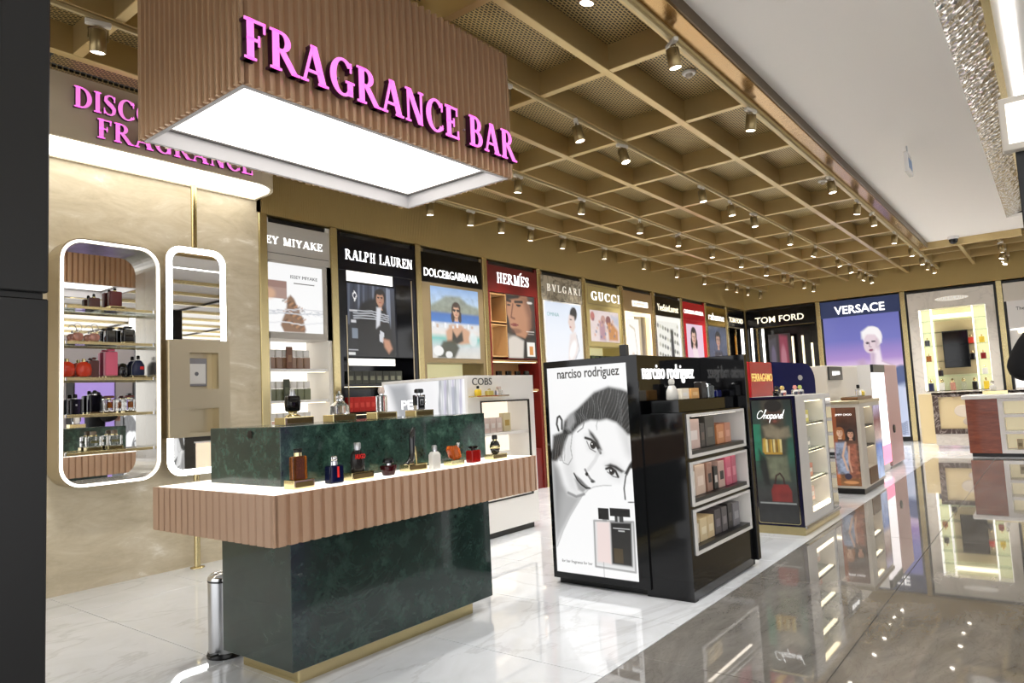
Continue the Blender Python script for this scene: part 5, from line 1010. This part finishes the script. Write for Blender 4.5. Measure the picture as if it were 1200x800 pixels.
    c.rect(0, 0, 1, .07, 'fffdf4'); c.rect(.9, .07, .97, 1, 'ffffff'); c.rect(0, .78, .88, 1, 'c8a09a', .8); c.poly([(.55, .16), (.66, .16), (.7, 1), (.52, 1)], '2a2a1e', 1, .03); c.build('poster', 1.1, 1.55, 'lit_print', s, (.055, -.004, 1.36))
    # 8 red bay
    s = bay(X[7], W, 'bright red bay with pink fashion poster', 'bay_red', 'bay_red'); o = X[7]
    text('CAROLINA HERRERA', .12, 1.05, .006, 'sign_white', s, (.08, -.004, 3.06), bold=.001); ob('poster_box', B(.05, 0, 1.2, 1.16, .3, 2.92), 'bay_red', s)
    c = Cv(40, 60, 1.5, 'e8c8dc'); c.face(.42, .2, .16, 'e0b8a4', '2a1a18'); c.poly([(.3, .4), (.6, .4), (.7, .65), (.65, 1), (.4, 1), (.35, .6)], 'f0dce0', 1, .04); c.poly([(.42, .62), (.7, .62), (.75, 1), (.45, 1)], '3a3a44', 1, .04); c.build('poster', .88, 1.35, 'lit_print', s, (.15, -.004, 1.48))
    # 9 gold and black bay
    s = bay(X[8], W, 'bay with gold and black header and dark blue poster', 'taupe', 'gold_panel'); o = X[8]
    text('rabanne', .24, .95, .006, 'sign_white', s, (.12, -.004, 3.0), bold=.001); ob('poster_box', B(.05, 0, 1.2, 1.16, .3, 2.92), 'bay_black', s); ob('gold_band', B(.06, -.008, 2.87, 1.15, -.002, 2.95), 'gold_panel', s)
    c = Cv(40, 60, 1.4, '3a4660').noise(.5, 5, 7, 6); c.face(.5, .22, .14, 'b08a78', '141418', False); c.poly([(.3, .42), (.7, .42), (.85, .7), (.8, 1), (.2, 1), (.18, .7)], '222838', 1, .05); c.poly([(.38, .55), (.62, .5), (.6, .6), (.42, .62)], 'd0d0d8', 1, .03); c.build('poster', 1.08, 1.36, 'lit_print', s, (.06, -.004, 1.48))
    # 10 corner bay
    s = bay(X[9], 1.19, 'black corner bay with gold letters and lit posts', 'bay_black', 'bay_black'); o = X[9]
    text('TOM FORD', .17, .95, .006, 'sign_cream', s, (.1, -.004, 3.02), bold=.003); ob('amber_panel', B(.12, .1, 1.3, .3, .12, 2.7), mat('amber_lit', 'd09030', .4, emit=.6, ecol='d89a40'), s); ob('lit_post', B(.95, .0, .6, 1.05, .04, 2.9), 'led_soft', s); ob('post', B(.5, .0, .6, .54, .04, 2.9), 'brass', s); ob('recess_frame', B(.06, -.003, 2.88, 1.1, .02, 2.905), 'champagne', s)
bays()

# ------------------------------------------------------------ far wall bays (front plane x = 18, facing the camera)
def far_bays():
    s = bay(18.0, 1.73, 'black bay with cream letters and lit vertical posts on the far wall', 'bay_black', 'bay_black', rz=FX, y0=6.28, hz0=2.9)
    text('TOM FORD', .22, 1.2, .01, 'sign_cream', s, (.24, -.004, 3.0), bold=.002, split=True)
    for x, m, h in ((.1, 'led_soft', 2.9), (.24, 'brass', 2.88), (.38, 'led_soft', 2.86), (1.1, 'glow_cream', 2.6), (1.34, 'glow_cream', 2.6), (1.55, 'glow_cream', 2.4)): ob('lit_post', B(x, 0, .6, x+.045, .04, h), m, s)
    c = Cv(40, 60, 1.4, '1a1416').noise(.5, 4, 6, 1); c.poly([(.0, .1), (.35, .05), (.38, 1), (0, 1)], '39343e', 1, .04); c.poly([(.5, .02), (.85, .05), (.9, 1), (.45, 1)], '8a2a44', .9, .06); c.ell(.2, .4, .1, .2, '5a5068', 0, .5); c.ell(.65, .45, .12, .25, 'b87a88', 0, .6, .7); c.build('poster', .55, 1.5, 'lit_print', s, (.5, .1, 1.2))
    shelves(s, .05, 1.68, (1.15,), 'bay_black'); rowb(4, 18.2, 0, 5, 1.151, .01, .02, .01, 'x', 'black_glass', 'gold') if False else None
    # purple portrait wall
    s = bay(18.0, 1.73, 'tall purple portrait lightbox with white letters on the far wall', 'black_satin', mat('violet_header', '2a3658', .4, emit=.25, ecol='34426e'), rz=FX, y0=4.45, hz0=2.95, hz1=3.345)
    text('VERSACE', .27, 1.09, .01, 'sign_white', s, (.32, -.004, 3.02), bold=.005, split=True); ob('lightbox', B(.03, -.002, .1, 1.7, .3, 2.95), 'black_satin', s)
    c = Cv(90, 150, 2.85/1.64).grad([(0, '6468b0'), (.2, '6a6cba'), (.36, 'a886c8'), (.43, 'e0c4e0'), (.52, 'e8e4f2'), (.62, 'b8c4e4'), (.8, 'd8dcf0'), (1, 'e8e8f4')])
    c.poly([(.6, .28), (.72, .27), (.74, .39), (.95, .45), (1, .6), (.95, .9), (.45, .95), (.42, .52), (.6, .42)], 'f0e2ea', 1, .02); c.poly([(.6, .29), (.66, .33), (.64, .42), (.6, .42)], 'b493b4', .8, .03); c.line([(.74, .39), (.95, .45)], .012, 'c8aac8', .8); c.ell(.64, .19, .125, .09, 'f2ecec', 0, .1); c.ell(.61, .235, .09, .085, 'e0ccd4', 10, .15); c.poly([(.5, .2), (.55, .16), (.68, .17), (.75, .24), (.72, .12), (.6, .1), (.5, .14)], 'f6f2f2', 1, .02)
    c.ell(.57, .235, .028, .008, '4a3a4a'); c.ell(.65, .225, .028, .008, '4a3a4a'); c.line([(.6, .23), (.59, .265), (.615, .268)], .006, 'a88a9a'); c.ell(.61, .295, .03, .009, '8a4a66'); c.ell(.7, .25, .03, .05, 'c4aab8', 0, .8, .6); c.poly([(.42, .38), (.5, .36), (.55, .42), (.45, .45)], 'b89ab8', .8, .04)
    c.ell(.97, .52, .12, .09, '4a5a8a', 0, .3); c.poly([(.85, .6), (1, .58), (1, 1), (.8, 1)], 'c0cce8', .9, .05)
    for k in range(8): c.line([(.8, .86+.012*k), (.92, .9+.012*k), (.98, .88+.014*k)], .008, '3a4670', .6)
    c.build('poster', 1.64, 2.85, 'lit_print', s, (.045, -.006, .1))
    # marble cabinet
    s = empty('brand_bay', (18.0, 2.62, 0), FX, 'white marble cabinet with lit glass shelves and black screen', 'display bay')
    ob('dark_frame', MB().box(0, -.01, 0, .0449, .4, 3.36).box(1.6751, -.01, 0, 1.72, .4, 3.36).box(.045, -.01, 3.3101, 1.675, .4, 3.36), 'black_satin', s)
    ob('marble_surround', MB().box(.045, 0, .12, .24, .38, 3.31).box(1.5, 0, .12, 1.675, .38, 3.31).box(.2401, 0, .12, 1.4999, .38, 1.088).box(.2401, 0, 2.92, 1.4999, .38, 3.31), 'beige_marble', s); ob('plinth', B(.045, .0, 0, 1.675, .3, .12), 'off_white', s)
    ob('lit_back', B(.24, .34, 1.1, 1.5, .36, 2.92), mat('lime_glow', 'dcdeb4', .5, emit=.15, ecol='e6e8bc'), s); ob('top_light', B(.5, .05, 2.7, 1.25, .1, 2.78), 'led_warm', s); ob('beige_panel', B(.5, .3, 1.45, 1.22, .33, 2.65), mat('beige_lac', 'cdbb92', .4), s)
    for x in (.24, .46, 1.24, 1.49): ob('lit_edge', B(x, .02, 1.1, x+.012, .3, 2.92), 'glow_white', s)
    for z in (1.1, 1.42, 1.75, 2.1, 2.4, 2.66): ob('shelf', B(.25, .03, z-.012, 1.5, .3, z), 'shelf_glass', s)
    ob('emblem', MB().loft([(0, .32, .05), (.006, .32, .05)], 2, 20), 'silver_letters', s, (.9, 0, 3.12), rot=(math.pi/2, 0, 0)); text('GUERLAIN', .09, .5, .004, 'white_lacquer', s, (.65, -.008, 3.09))
    sc_ = empty('wall_screen', (18.1, 1.97, 1.6), FX, 'black wall screen between the lit glass shelves', 'screen'); ob('screen_panel', B(0, .0, 0, .47, .05, .8, .004), 'black_gloss', sc_); ob('bezel', MB().ring([(-.008, -.008), (.478, -.008), (.478, .808), (-.008, .808)], [(.008, .008), (.462, .008), (.462, .792), (.008, .792)], -.004, 0), 'black_satin', sc_)
    for k, (y, z, m, n) in enumerate(((2.27, 2.1, 'black_glass', 'black bottle high on the left lit shelf'), (2.27, 1.75, 'amber', 'amber bottle on the left middle lit shelf'), (1.445, 2.1, 'coral', 'coral bottle on the right lit shelf'), (1.25, 2.1, 'yellow_glass', 'yellow bottle on the far right lit shelf'), (1.445, 1.75, 'black_glass', 'dark bottle on the right middle lit shelf'), (1.25, 1.75, 'red_glass', 'ruby bottle on the far right middle shelf'), (2.07, 1.42, 'black_glass', 'small dark bottle on the left low lit shelf'), (1.25, 1.42, 'milk', 'milky bottle on the right low lit shelf'))):
        bottle(n, (18.12, y, z+.001), bx(0, .13, .06, .05), m, bx(.14, .19, .025, .025), 'gold', 6, 2)
    for k, (m, n) in enumerate((('navy_lac', 'blue box shaped bottle'), ('milk', 'white milky bottle'), ('pink_glass', 'pink glass bottle'), ('clear', 'clear glass bottle'), ('black_glass', 'black glass bottle'), ('yellow_glass', 'yellow glass bottle'))):
        bottle(n+' on the ledge of the marble cabinet', (18.08, 2.27-.205*k, 1.101), bx(0, .17, .06, .05), m, [(.18, .03, .03), (.22, .04, .04), (.26, .015, .015)], 'gold', 6, 2)
    # beige counter in front of it
    b = empty('beige_counter', (16.1, 2.02, 0), FX, 'beige service counter with brown marble frame before the marble cabinet', 'counter')
    ob('body', B(0, 0, .06, 1.9, .6, 1.05, .004), 'beige_lac', b); ob('plinth', B(.02, .02, 0, 1.88, .58, .06), 'chrome', b); ob('base_band', B(-.005, -.01, .06, 1.9, 0, .28), 'beige_marble', b)
    ob('frame', MB().ring([(-.01, .28), (1.9, .28), (1.9, 1.08), (-.01, 1.08)], [(.09, .38), (1.8, .38), (1.8, 1.0), (.09, 1.0)], -.03, 0), 'brown_marble', b); ob('worktop', B(-.02, -.03, 1.05, 1.92, .62, 1.09, .004), 'brown_marble', b)
    ob('flower_motif', MB().loft([(0, .16, .12), (.005, .15, .11)], 2, 18), mat('petal', 'cfc4b4', .4), b, (.5, -.002, .72), rot=(math.pi/2, 0, 0)); ob('flower_motif', MB().loft([(0, .11, .08), (.005, .1, .07)], 2, 18), mat('petal2', 'b8ada0', .4), b, (.58, -.003, .52), rot=(math.pi/2, 0, 0))
    sd = ob('side_cabinet', B(-.42, 1.2, .0, -.03, 1.5, 1.05, .004), 'beige_lac', b)
    # white bay at the right edge
    s = bay(18.0, 1.73, 'white bay with lit shelves at the right end of the far wall', 'black_satin', 'off_white', rz=FX, y0=.795, glow='glow_white')
    ob('panel', B(.05, 0, 2.35, 1.68, .2, 2.92), 'white_lacquer', s); text('The art of', .1, .4, .004, 'sign_dark', s, (.2, -.002, 2.72)); ob('picture', B(.2, -.004, 1.75, .8, 0, 2.1), 'bay_grey', s); ob('panel', B(.05, .02, 1.6, 1.68, .2, 2.3), 'white_lacquer', s); ob('strip_light', B(.2, -.01, 2.24, 1.6, .02, 2.3), 'led_warm', s)
    shelves(s, .05, 1.68, (1.5, 1.1), 'white_lacquer')
    # red counter
    r = empty('red_counter', (14.4, 1.33, 0), FX, 'red brown counter with white top and open shelves at right', 'counter')
    ob('plinth', B(.03, .03, 0, 2.5, .7, .06), 'black_satin', r); ob('red_panel', B(0, 0, .06, .46, .75, .98, .004), 'red_wood', r); ob('worktop', B(-.05, -.04, .98, 2.56, .8, 1.05, .012), 'white_lacquer', r)
    ob('shelf_body', MB().box(.46, .4, .06, 2.5, .75, .98).box(.46, 0, .06, .53, .4, .98).box(.53, 0, .06, 2.5, .4, .12).box(.53, 0, .93, 2.5, .4, .98), 'white_lacquer', r)
    for z in (.38, .66): ob('shelf', B(.53, .01, z, 2.5, .4, z+.05, .003), 'white_lacquer', r)
    ob('back_light', B(.53, .39, .12, 2.5, .399, .93), mat('cream_back', 'eee2c0', .5, emit=.35, ecol='f2e6c4'), r)
    rowc(5, 0, 0, 0, 0, .08, .06, .16, 'b8a888', 'kraft cartons') if False else None
    for k in range(4): carton('%s kraft carton from left on the low shelf of the red counter' % ORD[k], 14.55, .62-.09*k, .121, .08, .06, .17, 'b8a888', '8a7a5c', FX, 'kraft cartons in the red counter')
    bottle('white bottle on the middle shelf of the red counter', (14.55, .42, .431), bx(0, .14, .05, .05), 'milk', bx(.15, .2, .02, .02), 'gold', 6, 2)
    bottle('clear sculpted bottle on a wooden block on the red counter', (14.7, .93, 1.111), [(0, .05, .04), (.06, .06, .05), (.1, .03, .03)], 'milk', [(.11, .02, .02), (.16, .03, .03), (.18, .01, .01)], 'clear', 3, 2); block('wide honey coloured block on the red counter', (14.7, .9, 1.051), .36, .2, .06, FX, False)
far_bays()

# ------------------------------------------------------------ person at the right edge, elbow in view
def person():
    root = empty('person', (4.9, -.155, 0), 0, 'person in black standing at the right edge with raised bent arm', 'person')
    def skin(name, V, E, Rr, m, rootv=0):
        me = bpy.data.meshes.new(name); me.from_pydata(V, E, []); o = ob(name, me, None, root)
        md = o.modifiers.new('skin', 'SKIN'); md.use_smooth_shade = True
        for i, r in enumerate(Rr):
            sv = me.skin_vertices[0].data[i] if me.skin_vertices else None
            if sv: sv.radius = r if isinstance(r, tuple) else (r, r); sv.use_root = (i == rootv)
        sd = o.modifiers.new('sub', 'SUBSURF'); sd.levels = 1; sd.render_levels = 2
        me.materials.append(M(m)); return o
    def vert_mesh(name, V, E, Rr, m):
        me = bpy.data.meshes.new(name); o = bpy.data.objects.new(name, me); me.from_pydata(V, E, [])
        C.objects.link(o); o.parent = root
        md = o.modifiers.new('skin', 'SKIN')
        if not me.skin_vertices:
            import bmesh
            bm = bmesh.new(); bm.from_mesh(me); bm.verts.layers.skin.verify(); bm.to_mesh(me); bm.free()
        for i, r in enumerate(Rr):
            d = me.skin_vertices[0].data[i]; d.radius = r if isinstance(r, tuple) else (r, r); d.use_root = i == 0
        md.use_smooth_shade = True; s2 = o.modifiers.new('sub', 'SUBSURF'); s2.levels = 1; s2.render_levels = 2
        me.materials.append(M(m)); return o
    mat('skin', 'c99a80', .5); mat('black_cloth', '0d0d10', .8); mat('hair_dark', '1a120e', .6)
    V = [(0, 0, .95), (0, 0, 1.2), (0, 0, 1.42), (0, 0, 1.5), (0, 0, 1.57), (.01, 0, 1.66), (.01, 0, 1.74),
         (0, .22, 1.6), (.04, .34, 1.36), (.26, .16, 1.42), (.33, .10, 1.38), (0, -.22, 1.6), (.04, -.34, 1.36), (.26, -.16, 1.42), (.33, -.10, 1.38),
         (0, .1, .9), (.02, .11, .5), (0, .11, .09), (.14, .12, .03), (0, -.1, .9), (.02, -.11, .5), (0, -.11, .09), (.14, -.12, .03)]
    E = [(0, 1), (1, 2), (2, 3), (3, 4), (4, 5), (5, 6), (2, 7), (7, 8), (8, 9), (9, 10), (2, 11), (11, 12), (12, 13), (13, 14), (0, 15), (15, 16), (16, 17), (17, 18), (0, 19), (19, 20), (20, 21), (21, 22)]
    Rr = [(.13, .11), (.12, .1), (.13, .1), .055, .055, (.09, .075), (.075, .07), .072, .064, .04, .03, .072, .064, .04, .03, .085, .058, .042, .035, .085, .058, .042, .035]
    vert_mesh('body', V, E, Rr, 'skin')
    k = [0, 1, 2, 7, 8, 9, 11, 12, 13, 15, 16, 17, 19, 20, 21]; ix = {v: i for i, v in enumerate(k)}
    grow = lambda r: tuple(x+.03 for x in r) if isinstance(r, tuple) else r+.024
    vert_mesh('black_clothes', [V[i] for i in k], [(ix[a], ix[b]) for a, b in E if a in ix and b in ix], [grow(Rr[i]) for i in k], 'black_cloth')
    ob('hair', MB().loft([(1.56, .03, .06, -.055), (1.62, .045, .082, -.05), (1.7, .07, .09, -.035), (1.76, .095, .088, -.005), (1.81, .075, .068, 0), (1.835, .03, .03, 0)], 2, 18), 'hair_dark', root)
    ob('nose', MB().loft([(1.655, .012, .014), (1.67, .016, .012), (1.7, .006, .006)], 2, 10, .1, 0), 'skin', root)
    for s_ in (1, -1):
        ob('eye', MB().loft([(1.694, .004, .006), (1.7, .007, .013), (1.706, .004, .006)], 2, 10, .088, s_*.032), 'white_lacquer', root); ob('ear', MB().loft([(1.65, .006, .006), (1.68, .016, .01), (1.71, .012, .008)], 2, 10, .0, s_*.085), 'skin', root)
    ob('mouth', MB().loft([(1.632, .004, .02), (1.638, .006, .022), (1.642, .003, .018)], 2, 10, .09, 0), mat('lips', 'a05a50', .5), root)
    for s_ in (1, -1):
        for f in range(4): ob('finger', MB().tube([(.34, s_*.09, 1.40-.02*f), (.40, s_*.075, 1.39-.02*f), (.42, s_*.04, 1.39-.02*f)], [.01, .009, .007], 6), 'skin', root)
        ob('thumb', MB().tube([(.34, s_*.1, 1.4), (.38, s_*.07, 1.415), (.40, s_*.045, 1.42)], [.011, .01, .008], 6), 'skin', root)
        ob('shoe', MB().loft([(0, .13, .045, .06), (.03, .13, .047, .06), (.06, .09, .042, .03), (.09, .05, .04, 0)], 3, 18, 0, s_*.11), 'black_satin', root)
person()

# ------------------------------------------------------------ displays across the corridor (seen in the mirrors and the floor)
def opposite():
    ob('wall_right', B(4.4, -5.3, 0, 10.6, -5.15, 3.3), mat('far_wall_grey', 'b5aeb0', .6), kind='structure')
    t = empty('purple_totem', (6.0, -3.0, 0), math.pi, 'violet lit totem across the corridor seen in the cabinet mirror', 'totem')
    ob('casing', B(-.4, .01, 0, .4, .4, 2.3, .006), 'black_satin', t); ob('lit_face', B(-.37, 0, .1, .37, .01, 2.25), mat('violet_glow', 'a890d8', .5, emit=.6, ecol='a890d8'), t)
    u = empty('dark_totem', (7.4, -3.0, 0), math.pi, 'dark display totem with teal stripe across the corridor', 'totem')
    ob('casing', B(-.5, .01, 0, .5, .4, 2.2, .006), 'black_satin', u); ob('lit_face', B(-.1, 0, 1.5, .45, .01, 2.1), mat('teal_glow', '8ad0c4', .5, emit=.5, ecol='8ad0c4'), u)
opposite()
